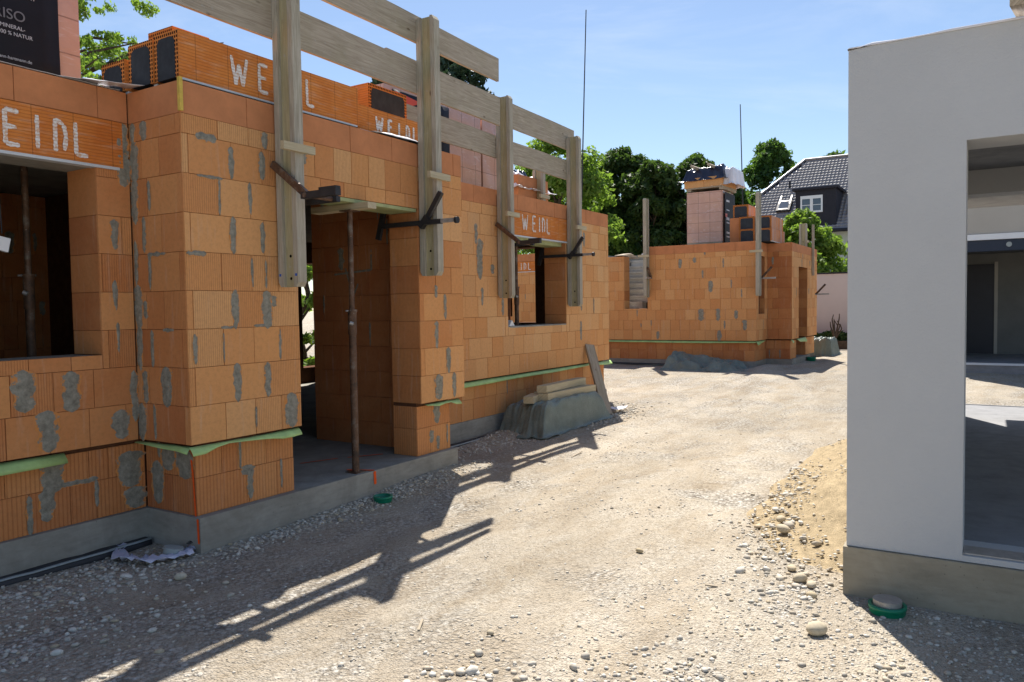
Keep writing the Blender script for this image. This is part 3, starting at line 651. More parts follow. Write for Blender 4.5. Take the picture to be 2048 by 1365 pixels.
# slabs
mb = MB()
for (a, b, c, d) in ((.045, 2.90, 0.0, 1.5), (XLft, .045, .57, YB), (2.90, XG, .93, YB), (.045, 2.90, 1.5, YB)):
    mb.box(a, b, c, d, -1.1, ZS-.0005, 0)
H(mb, 'floor_slab', 'slab')
mb = MB(); mb.box(XLft+.3, XG-.2, YL+T, YB-.2, 2.13, 2.3215, 0); mb.box(.3, XF-.3, T, YR+T, 2.13, 2.321, 0); H(mb, 'ceiling_slab', 'slab')
# green membrane strips hanging from the bed joint
def mem(a, b, out, drops, seed):
    n = len(drops)-1; o = foil_strip(house, line3(a, b, n), out, drops, seed); o.location = (0, 0, -ZS)
mem((-.02, YL-.0, -.012), (0.0, .02, -.012), MX, [.004, .012, .02, .026, .03, .045], 1)
mem((-.02, -.02, -.012), (.92, 0, -.012), MY, [.05, .05, .02, .012, .014, .02, .028, .035, .05, .055, .05], 2)
mem((-2.2, YL, -.012), (-.5, YL, -.012), MY, [.07, .07, .07, .075, .07, .065, .06], 3)
mem((2.42, 0, -.012), (2.95, .0, -.012), MY, [.01, .02, .03, .02, .015, .045, .05], 4)
mem((3.04, YR, -.012), (7.6, YR, -.012), MY, [.06]*5+[.055, .05, .05, .045, .05, .045, .04, .035, .03], 5)
mem((7.7, YR, -.012), (XG+.03, YR-.02, -.012), MY, [.03, .05, .06, .06], 6)
# spray marks
def spray(P, fl, segs, w, th):
    mb = MB(); strokes(mb, P, fl, segs, w, 0, 8, th=th, jit=.15); H(mb, 'spray_mark', 'orange')
P, fl = frame((.045, 0, 0), Y_, MX); spray(P, fl, [[(.02, -.49), (.015, -.655)]], .022, .004)
P, fl = frame((.07, 0, 0), Y_, MX); spray(P, fl, [[(.10, -.11), (.085, -.22), (.07, -.485)]], .018, .006)
P, fl = frame((0, 0, 0), X_, MY); spray(P, fl, [[(1.715, -.49), (1.72, -.60)]], .03, .004)
z = ZS+.004
for (a, b, c, d, w) in ((1.715, .0, 1.62, .22, .018), (2.30, .42, 2.02, .60, .012), (1.95, .65, 1.62, .78, .01)):
    mb = MB(); v = Vector((c-a, d-b, 0)).normalized(); q = Vector((-v.y, v.x, 0))*w
    mb.face([Vector((a, b, z))+q, Vector((a, b, z))-q, Vector((c, d, z))-q, Vector((c, d, z))+q][::-1], 0); H(mb, 'spray_mark', 'orange')
# white foil lying on the wall head
for (a, b, w, h0, h1) in (((-1.6, .60, 2.338), (-.05, .60, 2.338), .08, .0, .008), ((-.45, .62, 2.338), (-.01, .40, 2.345), .10, .0, .012), ((1.8, .03, 2.336), (2.55, .03, 2.345), .1, 0, .03)):
    mb = MB(); A, B = Vector(a), Vector(b); n = 14; V = []; rr = random.Random(int(a[0]*10)+50)
    for i in range(n+1):
        p = A.lerp(B, i/n); k = math.sin(i/n*math.pi)
        V += [p + Vector((0, -w*.5, rr.uniform(0, .005))), p + Vector((0, 0, k*h1+rr.uniform(0, .008))), p + Vector((0, w, rr.uniform(0, .012)))]
    mb.mesh(V, [(i*3+k, i*3+3+k, i*3+4+k, i*3+1+k) for i in range(n) for k in (0, 1)], 0)
    o = H(mb, 'foil_scrap', 'whitefoil'); o.modifiers.new('t', 'SOLIDIFY').thickness = .002
# drainage mat lips along the slab
for i, (x0_, x1_, y_) in enumerate(((-2.6, .02, .60), (2.93, 5.0, .84))):
    mb = MB(); n = 24; V = []; rr = random.Random(i)
    for k in range(n+1):
        x = x0_+(x1_-x0_)*k/n; w = .10+.004*math.sin(k*.7)
        V += [(x, y_-.02, -.685+rr.uniform(-.004, .004)), (x, y_-w, -.694+rr.uniform(-.003, .003)), (x, y_-w-.008, -.73)]
    mb.mesh(V, [(k*3+j, k*3+3+j, k*3+4+j, k*3+1+j) for k in range(n) for j in (0, 1)], 0)
    o = mb.build('drainage_mat', 'drain'); o.modifiers.new('t', 'SOLIDIFY').thickness = .008
    tag(o, ('black drainage mat edge running below the wide left window wall', 'dark drainage mat edge on the gravel between the bay and the tarp heap')[i], 'drainage mat')
    l = MB(); V = [(v[0], v[1]-.004, v[2]+.006) for v in V if True]
    V2 = []
    for k in range(n+1): p = Vector(V[k*3+1]); V2 += [p+Vector((0, .012, .008)), p+Vector((0, -.006, .0))]
    l.mesh(V2, [(k*2, k*2+2, k*2+3, k*2+1) for k in range(n)], 0); q = l.build('lip', 'draintop', o); q.modifiers.new('t', 'SOLIDIFY').thickness = .004

# ------------------------------------------------------------------ doorway prop and formwork
def prop(name, loc, h, label, group='steel props'):
    t = thing(name, label, 'steel prop', loc, 0, group)
    b = MB(); b.box(-.06, .06, -.06, .06, 0, .008); b.build('base_plate', 'steel', t)
    b = MB(); b.tube((0, 0, .008), (0, 0, h*.54), .030, n=16); b.build('outer_tube', 'steel', t)
    b = MB(); b.tube((0, 0, h*.54), (0, 0, h-.008), .0225, n=14); b.build('inner_tube', 'steel', t)
    b = MB(); b.tube((0, 0, h*.53), (0, 0, h*.615), .036, n=16); b.tube((0, 0, h*.615), (0, 0, h*.625), .042, n=16); b.build('collar', 'steel', t)
    b = MB(); b.tube((-.07, 0, h*.62), (.06, .02, h*.622), .007, n=8); b.build('pin', 'galv', t)
    b = MB(); b.tube((-.05, -.02, h*.575), (-.03, -.04, h*.57), .016, n=8); b.build('bolt_head', 'galv', t)
    b = MB(); b.box(-.06, .06, -.06, .06, h-.008, h); b.build('top_plate', 'steel', t)
    return t
prop('steel_prop', (1.60, .10, ZS), 1.672+.485-.0, 'rusty steel prop standing in the open doorway under the timber beam')
mb = MB(); mb.box(1.555, 1.655, -.14, .5, 1.672, 1.722, grain=1); tag(mb.build('timber_beam', 'freshwood'), 'short timber beam lying across the head of the doorway prop', 'timber beam')
mb = MB(); mb.box(XD0+.02, XD1-.02, .004, .30, 1.724, 1.752, grain=0); tag(mb.build('formwork_board', 'plywood'), 'yellow green formwork board under the doorway lintel', 'formwork board')
prop('steel_prop', (-.24, 1.45, ZS), 2.13+.485, 'dark steel prop standing inside the wide left window')
prop('steel_prop', (5.98, 1.20, ZS), 2.13+.485, 'rusty steel prop right of centre inside the small right window')
prop('steel_prop', (5.62, 1.30, ZS), 2.13+.485, 'dark steel prop at the left inside the small right window')
mb = MB(); mb.box(5.30, 6.80, YR+.05, YR+.30, 1.73, 1.79, grain=0); tag(mb.build('formwork_board', 'plywood'), 'mossy formwork board under the lintel of the small right window', 'formwork board')
mb = MB(); mb.prism([(5.30, YR+.02, .622), (5.44, YR+.02, .622), (5.37, YR+.02, .70)], (0, .06, 0)); tag(mb.build('white_wedge', 'lampw'), 'small white wedge lying on the sill of the right window', 'wedge')

t = thing('site_lamp', 'small pale site lamp hanging at the left edge inside the wide left window', 'lamp', (-.70, .78, 1.30))
b = MB(); b.prism([(-.035, 0, -.04), (.022, 0, -.055), (.04, 0, .03), (-.03, 0, .045)], (0, .03, 0)); b.build('lamp_housing', 'lampw', t)
b = MB(); b.tube((.0, .02, .06), (-.02, .02, .82), .004, n=6); b.build('lamp_cord', 'dsteel', t)
# ------------------------------------------------------------------ formwork girders used as railing posts
def girder(name, loc, rotz, h, label, group, cleat=1.0):
    """I-section timber: local -Y points away from the wall"""
    t = thing(name, label, 'railing post', loc, rotz, group); c = .035
    for nm, ya, yb in (('inner_flange', 0.0, -.052), ('outer_flange', -.155, -.20)):
        b = MB(); s = 1 if ya == 0 else -1
        o_, i_ = (ya, yb) if s > 0 else (yb, ya)       # o_ = outer edge
        dd = -c*.7 if s > 0 else c*.7
        b.prism([(-.04, o_+dd*.9, 0), (-.04, o_, c), (-.04, o_, h-c), (-.04, o_+dd*.9, h), (-.04, i_, h), (-.04, i_, 0)], (.08, 0, 0))
        for f in range(len(b.uv)): pass
        # grain along the length
        uv = []
        for fc in b.f: uv += [(b.v[k][2], b.v[k][1]+b.v[k][0]) for k in fc]
        b.uv = uv; b.build(nm, 'beam', t)
    b = MB(); b.box(-.0135, .0135, -.158, -.042, 0, h, grain=2); b.build('web', 'web', t)
    for zz in (.06, .22):
        b = MB(); b.tube((-.0146, -.10, zz), (.0146, -.10, zz), .011, n=10); b.build('bolt_hole', 'hole', t)
    b = MB(); b.box(-.17, .12, -.235, -.201, cleat, cleat+.055, grain=0); b.build('cleat', 'freshwood', t)
    return t
GP = 'timber girder posts of the near house railing'
g1 = girder('railing_post', (.78, -.016, 1.03), 0, 2.45, 'nearest timber girder post with blue marks at its foot, left of the doorway', GP, .94)
for xx in (-.0405, .0405):
    for yy in (-.018, -.18):
        b = MB(); b.obox((xx, yy, .085), (.0012, 0, 0), (0, .009, 0), (0, 0, .009)); b.build('blue_mark', 'bluetag', g1)
g2 = girder('railing_post', (2.40, -.016, 1.155), 0, 2.27, 'timber girder post at the right edge of the doorway', GP, .84)
g3 = girder('railing_post', (5.04, YR-.016, .98), 0, 2.48, 'timber girder post left of the small right window', GP, 1.0)
g4 = girder('railing_post', (6.90, YR-.016, .865), 0, 2.44, 'timber girder post right of the small right window, farthest of the near railing', GP, 1.1)

def plank(name, a, b, h, t, label, group, mat='wood', zt=0.0, tilt=0.0):
    """board on edge from a to b (bottom inner edge points)"""
    A, B = Vector(a), Vector(b); d = (B-A); L = d.length; d.normalize(); up = Vector((0, 0, 1)); up = (up-d*up.dot(d)).normalized(); n = d.cross(up)
    mb = MB(); seg = 14; rr = random.Random(int(abs(a[0]*100))+int(abs(a[2])*37))
    V = []; ph = rr.uniform(0, 6)
    for i in range(seg+1):
        p = A + d*(L*i/seg) + n*(.006*math.sin(i*.5+ph)) ; e0 = .003*math.sin(i*1.3+ph); e1 = .003*math.sin(i*1.1+ph+2)
        V += [p+up*e0, p+up*(h+e1), p+up*(h+e1)+n*t, p+up*e0+n*t]
    F_ = []; UV = []
    for i in range(seg):
        for k in range(4):
            k2 = (k+1) % 4; F_.append((i*4+k, i*4+k2, i*4+4+k2, i*4+4+k))
            v0, v1 = (0, h, h+t, 2*h+t, 2*h+2*t)[k], (0, h, h+t, 2*h+t, 2*h+2*t)[k+1]; u0_, u1_ = L*i/seg, L*(i+1)/seg
            UV += [(u0_, v0+a[0]), (u0_, v1+a[0]), (u1_, v1+a[0]), (u1_, v0+a[0])]
    mb.mesh(V, F_, 0, smooth=False); mb.uv = UV
    mb.mesh(V, [(3, 2, 1, 0), (seg*4, seg*4+1, seg*4+2, seg*4+3)], 0, smooth=False)
    return tag(mb.build(name, mat), label, 'railing board', group)
GB = 'railing boards along the near house'
plank('railing_board', (-.9, .018, 3.27), (3.72, .018, 3.20), .235, .028, 'uppermost railing board of the near house, ending in the sky beyond the second post', GB)
plank('railing_board', (-2.2, .018, 2.83), (3.74, .018, 2.755), .275, .028, 'middle railing board crossing behind the nearest post above the doorway', GB)
plank('railing_board', (2.99, YR+.018, 3.20), (7.12, YR+.018, 3.135), .315, .028, 'upper railing board above the small right window, ending at the farthest post', GB)
plank('railing_board', (2.985, YR+.018, 2.745), (6.93, YR+.018, 2.70), .275, .028, 'lower railing board with mossy end above the small right window', GB)

# steel clamps holding the posts
def bar(mb, a, b, w, h, mi=0):
    A, B = Vector(a), Vector(b); d = (B-A)/2; up = Vector((0, 0, 1)); s = d.cross(up).normalized()*w/2; u = s.cross(d).normalized()*h/2
    mb.obox((A+B)/2, d, s, u, mi)
GC = 'steel clamps on the railing posts'
def clamp_a(x, yw, label):
    t = thing('post_clamp', label, 'steel clamp', (x, yw, 1.65), 0, GC)
    b = MB(); bar(b, (0, -.03, .25), (0, -.37, .0), .028, .05); b.build('strut', 'steel', t)
    b = MB(); bar(b, (0, -.33, .0), (0, -.66, 0.0), .05, .045); bar(b, (0, -.50, .03), (0, -.66, .03), .045, .02); b.build('arm', 'dsteel', t)
    b = MB(); b.tube((-.03, -.37, 0), (.24, -.37, 0), .018, n=10); b.build('pivot', 'steel', t)
    b = MB(); bar(b, (.245, -.42, .0), (.245, .50, .0), .04, .04); b.build('pull_bar', 'dsteel', t); return t
def clamp_b(x, yw, label, z=1.62):
    t = thing('post_clamp', label, 'steel clamp', (x, yw, z), 0, GC)
    b = MB(); bar(b, (0, -.12, .0), (0, -.30, .25), .035, .045); b.build('strut', 'dsteel', t)
    b = MB(); bar(b, (0, .40, .0), (0, -.30, .0), .04, .04); b.build('pull_bar', 'dsteel', t)
    b = MB(); bar(b, (0, -.28, .002), (0, -.45, .002), .03, .034); b.build('thread', 'galv', t)
    b = MB(); b.tube((0, -.45, .0), (0, -.475, .0), .03, n=10); b.build('nut', 'dsteel', t)
    b = MB(); bar(b, (0, .36, .12), (0, .43, -.12), .03, .05); b.build('hook', 'dsteel', t)
    b = MB(); bar(b, (-.0, -.07, -.04), (0, -.15, .05), .05, .05); b.build('joint', 'dsteel', t); return t
clamp_a(.70, 0, 'bent steel clamp across the nearest girder post')
clamp_b(2.31, 0, 'black steel clamp with threaded end at the right edge of the doorway')
clamp_a(4.955, YR, 'bent steel clamp on the post left of the small right window')
clamp_b(6.80, YR, 'steel clamp on the post right of the small right window', 1.60)

# ------------------------------------------------------------------ things on the near roof
ZR = 2.333
def shutter_box(name, loc, rotz, L, label, lets=None, h=.30, w=.365, group='shutter box lintels stored on the roofs', mat='shell'):
    """hollow lintel: length along local X (0..L), front at local y=0, open dark ends"""
    t = thing(name, label, 'shutter box lintel', loc, rotz, group)
    b = MB(); th = .034
    def shell(z0, z1, y0, y1):
        b.obox((L/2, (y0+y1)/2, (z0+z1)/2), (L/2, 0, 0), (0, (y1-y0)/2, 0), (0, 0, (z1-z0)/2), 0)
    shell(0, h, 0, th); shell(0, h, w-th, w); shell(h-th, h-.0005, th, w-th)
    b.face([(0, -.001, 0), (L, -.001, 0), (L, -.001, h), (0, -.001, h)], 0, [(0, 0), (L, 0), (L, h), (0, h)])
    b.build('clay_shell', mat, t)
    for x, sg in ((-.001, -1), (L+.001, 1)):
        b = MB()
        for (y0, y1, z0, z1) in ((0, th, 0, h), (w-th, w, 0, h), (th, w-th, h-th, h), (th, th+.045, h-th-.045, h-th), (w-th-.045, w-th, h-th-.045, h-th)):
            q = [(x, y0, z0), (x, y1, z0), (x, y1, z1), (x, y0, z1)]; uv = [(y0, z0), (y1, z0), (y1, z1), (y0, z1)]
            if sg < 0: q.reverse(); uv.reverse()
            b.face(q, 0, uv)
        b.build('perforated_end', 'perf', t)
    b = MB(); pts = [(0, th, .0), (0, th, h-th-.045)] + [(0, th+.045-.045*math.cos(a), h-th-.045+.045*math.sin(a)) for a in (.4, .8, 1.2, 1.57)] + [(0, w-th-.045+.045*math.sin(a), h-th-.045+.045*math.cos(a)) for a in (0, .4, .8, 1.2)] + [(0, w-th, h-th-.045), (0, w-th, 0)]
    b.prism([(-.004, y, z) for _, y, z in pts], (L+.008, 0, 0)); b.build('insulation_core', 'foam', t)
    b = MB(); b.box(.02, L-.02, -.006, .03, -.014, -.001, grain=0); b.build('zinc_rail', 'rail', t)
    if lets:
        P, fl = frame((0, 0, 0), X_, MY); paint(P, fl, lets, .026, 4, .005, .35, t)
    return t
WL = [0, .235, .46, .555, .68]
shutter_box('shutter_box_lintel', (.03, .045, ZR+.03), 0, 1.64, 'painted shutter box lintel on the roof edge above the nearest corner', letters(.40, .05, .19, WL), w=.25)
shutter_box('shutter_box_lintel', (.025, .305, ZR+.03), 0, 1.64, 'shutter box lintel directly behind the painted one at the near corner', w=.27, h=.285)
shutter_box('shutter_box_lintel', (.0, .585, ZR+.02), 0, 1.64, 'third and lowest shutter box lintel from the roof edge, behind the other two', w=.27, h=.21)
shutter_box('shutter_box_lintel', (.10, .20, ZR+.335), 0, .28, 'short shutter box piece on top of the near corner stack', h=.065, w=.26)
up = shutter_box('shutter_box_lintel', (1.72, .10, ZR+.03), 0, 1.05, 'shutter box lintel on the roof edge above the right door jamb, lettering half hidden', letters(.22, .02, .12, [0, .16, .3, .4, .5]), h=.20)
shutter_box('shutter_box_lintel', (2.10, .34, ZR+.26), -math.pi/2+math.pi, .9, 'shutter box lintel lying crosswise, its dark end towards the street', h=.27, w=-.52 if False else .52).location = (2.62, .32, ZR+.26)
mb = MB(); mb.box(2.05, 2.95, .33, .45, ZR+.235, ZR+.258, grain=0); tag(mb.build('timber_batten', 'wood'), 'dark timber batten under the crosswise lintel', 'batten')
mb = MB(); mb.box(2.05, 2.95, 1.0, 1.1, ZR, ZR+.258, grain=0); tag(mb.build('timber_block', 'wood'), 'timber block supporting the rear end of the crosswise lintel', 'timber')

def font_mesh(txt, size, name, mat, parent, loc, rot, align='LEFT', sx=1.0):
    cu = bpy.data.curves.new(name+'_curve', 'FONT'); cu.body = txt; cu.size = size; cu.align_x = align; cu.extrude = .0012
    tmp = bpy.data.objects.new('tmp', cu); COL.objects.link(tmp)
    bpy.context.view_layer.update()
    me = bpy.data.meshes.new_from_object(tmp.evaluated_get(bpy.context.evaluated_depsgraph_get()))
    bpy.data.objects.remove(tmp); bpy.data.curves.remove(cu); me.materials.clear(); me.materials.append(M[mat])
    o = bpy.data.objects.new(name, me); COL.objects.link(o); o.parent = parent; o.location = loc; o.rotation_euler = rot; o.scale = (sx, 1, 1); return o

def pallet(name, loc, rotz, wx, wy, h, label, lab=None, texts=(), marks=(), sides=('front',), group='film wrapped brick pallets on the roofs'):
    """blocks wrapped in film; local x 0..wx, y 0..wy, z 0..h; front = y 0"""
    t = thing(name, label, 'brick pallet', loc, rotz, group)
    b = MB()
    for k in (0, .5, 1): b.box(0+.02, wx-.02, k*(wy-.1), k*(wy-.1)+.1, 0, .09, grain=0)
    b.box(.0, wx, 0, wy, .09, .115, grain=0); b.build('wooden_pallet', 'wood', t)
    b = MB(); nx, nz = 10, 12; rr = random.Random(int(wx*100+h*10)); z0 = .116
    def bulge(x, y, z):
        tz = (z-z0)/(h-z0); k = .006*math.sin(z*9+x*3)+.004*math.sin(x*11+z*5)
        return k - .03*max(0, tz-.93)*10*.2
    def grid(P0, du, dv, n, lu, lv):
        V = []; UVs = []
        for i in range(nx+1):
            for j in range(nz+1):
                u, v = lu*i/nx, lv*j/nz; p = Vector(P0)+Vector(du)*u+Vector(dv)*v; e = 0 if i in (0, nx) or j in (0, nz) else 1
                p += Vector(n)*(bulge(u, 0, v+z0)*e + rr.uniform(-.002, .002)*e); V.append(p); UVs.append((u+.15, v+.125))
        i0 = len(b.v); b.v += [tuple(p) for p in V]
        for i in range(nx):
            for j in range(nz):
                f = (i*(nz+1)+j, (i+1)*(nz+1)+j, (i+1)*(nz+1)+j+1, i*(nz+1)+j+1); b.f.append(tuple(i0+k for k in f)); b.mi.append(0); b.sm.append(True)
                b.uv += [UVs[k] for k in f]; b.col += [(0.5, 0, 0)]*4
    hh = h-z0
    grid((0, 0, z0), X_, (0, 0, 1), MY, wx, hh); grid((wx, 0, z0), Y_, (0, 0, 1), X_, wy, hh); grid((wx, wy, z0), MX, (0, 0, 1), Y_, wx, hh); grid((0, wy, z0), MY, (0, 0, 1), MX, wy, hh); grid((0, 0, h), X_, Y_, (0, 0, 1), wx, wy)
    b.build('wrapped_blocks', 'wrap', t)
    if lab:
        x0, x1, z0_, z1_ = lab; l = MB(); n = 8; V = []
        for i in range(n+1):
            x = x0+(x1-x0)*i/n
            for j in range(n+1): V.append((x + (z1_-z0_)*.0 , -.012-.002*math.sin(j*1.3+i), z0_+(z1_-z0_)*j/n))
        l.mesh(V, [(i*(n+1)+j, (i+1)*(n+1)+j, (i+1)*(n+1)+j+1, i*(n+1)+j+1) for i in range(n) for j in range(n)], 0)
        lo = l.build('label', 'label', t); lo.modifiers.new('t', 'SOLIDIFY').thickness = .003
        for (s, size, x, z, al, mt) in texts: font_mesh(s, size, 'label_text', mt, lo, (x, -.0175, z), (math.pi/2, 0, 0), al)
        for (pts, mt) in marks:
            q = MB(); q.prism([(x, -.0165, z) for x, z in pts], (0, -.003, 0)); q.build('label_mark', mt, lo)
    return t
pallet('brick_pallet', (-1.07, 1.20, ZR), 0, 1.12, .95, 1.35, 'big film wrapped brick pallet at the left edge, black label with grey lettering', (.02, .97, .13, 1.28),
       [('QUALITÄT', .042, .82, .655, 'RIGHT', 'labelwhite'), ('RISO', .095, .75, .490, 'RIGHT', 'labelgrey'), ('GEDÄMMT MIT MINERAL-', .036, .745, .430, 'RIGHT', 'labelwhite'), ('100 % NATUR', .036, .79, .385, 'RIGHT', 'labelwhite'), ('www.schlagmann-hartmann.de', .030, .78, .225, 'RIGHT', 'labelwhite')])
pallet('brick_pallet', (3.66, 1.50, ZR), 0, 1.94, .95, 1.09, 'film wrapped brick pallet behind the railing with a red and black label', (.14, 1.22, .13, 1.06),
       [('O', .17, .95, .78, 'LEFT', 'labelgrey'), ('IN', .10, 1.20, .38, 'RIGHT', 'labelwhite')], [([(.18, 1.04), (.66, 1.00), (.30, .86)], 'labelred')])
pallet('brick_pallet', (5.64, 1.50, ZR), 0, .74, .95, 1.07, 'plain film wrapped brick pallet right beside the labelled one on the near roof')

def crumple(name, cx, cy, wx, wy, h0, h1, mat, label, cat, seed, rough=1.0, n=60, skirt=1.0, parent=None, base=None, tilt=(0, 0)):
    """cloth draped over a boxy heap: top plateau with folds falling to the ground"""
    mb = MB(); V = []
    for i in range(n+1):
        for j in range(n+1):
            u, v = 2*i/n-1, 2*j/n-1; r = max(abs(u), abs(v)); a = math.atan2(v, u)
            pl = 1-sst(.74, .93, r); x = u*wx/2; y = v*wy/2
            nn = mnoise.noise(Vector((u*2.2+seed, v*2.2, seed*.7))); n2 = mnoise.noise(Vector((u*6+seed, v*6, 1.0)))
            fold = (.05*math.sin(a*9+seed+2*nn)+.035*abs(math.sin(a*17+seed)))*sst(.80, 1.0, r)
            cre = abs(mnoise.noise(Vector((u*3.1+seed*2, v*3.1, 9))))+.45*abs(mnoise.noise(Vector((u*7.5+seed*2, v*7.5, 5)))); z = h0 + (h1-h0)*(pl*(1+tilt[0]*u+tilt[1]*v)) + rough*((.05*nn-.11*cre+.03)*(.3+.7*pl) + .022*n2)
            k = 1+fold+.04*nn; V.append((cx+x*k, cy+y*k, (base if base is not None else 0)+max(z, h0-.01)))
    mb.mesh(V, [(i*(n+1)+j, (i+1)*(n+1)+j, (i+1)*(n+1)+j+1, i*(n+1)+j+1) for i in range(n) for j in range(n)], 0)
    o = mb.build(name, mat, parent); md = o.modifiers.new('t', 'SOLIDIFY'); md.thickness = .006
    ss = o.modifiers.new('s', 'SUBSURF'); ss.levels = 1; ss.render_levels = 1
    if label: tag(o, label, cat)
    return o
# covered stack + extra post on the far end of the near roof
t = thing('covered_brick_stack', 'brick stack under white and black foil on the far end of the near roof', 'brick stack', (8.75, 2.75, ZR))
b = MB(); b.box(0, .95, -.6, .55, 0, .62); b.build('brick_block', 'cap', t)
crumple('white_cover', .5, 0, 1.15, 1.3, .42, .66, 'whitefoil', None, None, 3, parent=t)
crumple('black_cover', .40, .05, .85, 1.0, .50, .76, 'blackfoil', None, None, 8, parent=t)
t.location = (7.3, 2.55, ZR)
girder('railing_post', (7.9, 2.02, 2.325), 0, .78, 'short girder post standing behind the railing before the foil covered stack', 'girder posts beyond the near railing', .3)

# ------------------------------------------------------------------ heap under tarpaulin beside the near wall, leaning plank, small finds
mb = MB(); mb.box(4.98, 6.75, .32, .80, -.68, -.42, grain=0)
o = crumple('tarpaulin', 5.83, .52, 2.05, .74, -.70, -.345, 'tarp', 'grey green tarpaulin over a heap beside the near house wall, timbers on top', 'tarpaulin', 2, rough=.8, tilt=(-.02, -.08))
for i, (x0_, x1_, y_, z_, s) in enumerate(((5.30, 6.55, .38, -.325, .10), (5.38, 6.60, .52, -.32, .10), (5.30, 6.52, .46, -.218, .09), (5.02, 5.42, .52, -.325, .085))):
    mb = MB(); mb.obox(((x0_+x1_)/2, y_, z_+s/2), ((x1_-x0_)/2, .03*(i-1), 0), (-.02, .06, 0), (0, 0, s/2), grain=0)
    tag(mb.build('square_timber', 'freshwood'), ('front square timber lying on the tarpaulin heap', 'rear square timber lying on the tarpaulin heap', 'topmost square timber on the tarpaulin heap', 'short square timber stub at the left end of the tarpaulin heap')[i], 'timber', 'square timbers on the tarpaulin')
mb = MB(); A, B = Vector((7.02, .33, -.70)), Vector((7.50, .845, .27)); d = (B-A)/2; s_ = Vector((.8, -.45, 0)).normalized(); s_ = (s_-d*(s_.dot(d)/d.length_squared)).normalized(); n_ = d.cross(s_).normalized()
mb.obox((A+B)/2, d, s_*.075, n_*.022, grain=0); tag(mb.build('leaning_plank', 'wood'), 'weathered plank leaning against the wall end beside the tarpaulin heap', 'plank')
mb = MB(); rr = random.Random(4)
for i in range(1):
    V = [(7.15+.09*k+rr.uniform(-.02, .02), .22+.07*j+rr.uniform(-.02, .02), -.655+rr.uniform(0, .04)) for k in range(5) for j in range(3)]
    mb.mesh(V, [(k*3+j, k*3+3+j, k*3+4+j, k*3+1+j) for k in range(4) for j in range(2)], 0)
tag(mb.build('foil_scrap', 'whitefoil'), 'white foil scrap on the gravel right of the leaning plank', 'foil scrap')
def pipe_cap(x, y, z, label, r=.075, tall=.05, grey=0):
    t = thing('pipe_socket', label, 'drain pipe', (x, y, z), 0, 'green drain pipe sockets')
    b = MB(); n = 24; V = []
    prof = [(r*.92, 0), (r, .01), (r, tall*.6), (r*1.06, tall*.65), (r*1.06, tall), (r*.86, tall), (r*.84, .0)]
    for k in range(n):
        a = 2*math.pi*k/n; V += [(p*math.cos(a), p*math.sin(a), q) for p, q in prof]
    m_ = len(prof); b.mesh(V, [(k*m_+j, ((k+1) % n)*m_+j, ((k+1) % n)*m_+j+1, k*m_+j+1) for k in range(n) for j in range(m_-1)], 0); b.build('socket_ring', 'green', t)
    b = MB(); b.tube((0, 0, 0), (0, 0, tall*.4+grey), r*.8, n=20); b.build('plug', 'dsteel' if not grey else 'galv', t)
pipe_cap(1.635, -.16, gh(1.635, -.16)-.005, 'green drain pipe socket in the gravel below the doorway slab')
pipe_cap(1.19, -3.93, gh(1.19, -3.93)-.005, 'green drain pipe socket with grey plug at the foot of the white plinth', .085, .05, .055)
pipe_cap(17.9, -.42, gh(17.9, -.42), 'small green drain pipe socket at the far house slab corner', .11, .10)
# torn bag with tin by the corner
t = thing('torn_paper_bag', 'torn pale paper bag with a flat tin on the gravel at the near slab corner', 'paper bag', (-.13, .17, -.72))
b = MB(); rr = random.Random(9); V = []; n = 22
path = [(-.02, .42), (-.08, .34), (-.14, .26), (-.16, .16), (-.15, .06), (-.12, -.03), (-.05, -.10), (.03, -.13), (.10, -.13), (.15, -.10), (.18, -.05)]
n = 30
for i in range(n+1):
    s = i/n*(len(path)-1); k = min(int(s), len(path)-2); f = s-k; px = path[k][0]*(1-f)+path[k+1][0]*f; py = path[k][1]*(1-f)+path[k+1][1]*f
    dx, dy = path[k+1][0]-path[k][0], path[k+1][1]-path[k][1]; l = math.hypot(dx, dy); nx_, ny_ = -dy/l, dx/l
    for j in range(5):
        w = (j/4-.5)*.075*(1+.5*math.sin(i*.9)); V.append((px+nx_*w+rr.uniform(-.006, .006), py+ny_*w+rr.uniform(-.006, .006), .012+.045*abs(math.sin(j*1.4+i*.8))*rr.uniform(.5, 1)))
b.mesh(V, [(i*5+j, i*5+5+j, i*5+6+j, i*5+1+j) for i in range(n) for j in range(4)], 0)
o = b.build('paper_sheet', 'paper', t); o.modifiers.new('t', 'SOLIDIFY').thickness = .002
b = MB(); b.tube((.05, -.05, .012), (.06, -.055, .062), .062, .062, n=24); b.build('tin', M['draintop'], t)
b = MB(); P, fl = frame((.135, -.112, .035), (.8, .6, 0), (0, -.3, .95)); 
for k in range(3): b.obox((.135+.018*k, -.095+.01*k, .07), (.005, .002, 0), (-.004, .012, .004), (0, 0, .001), 0)
b.build('print_mark', 'label', t)

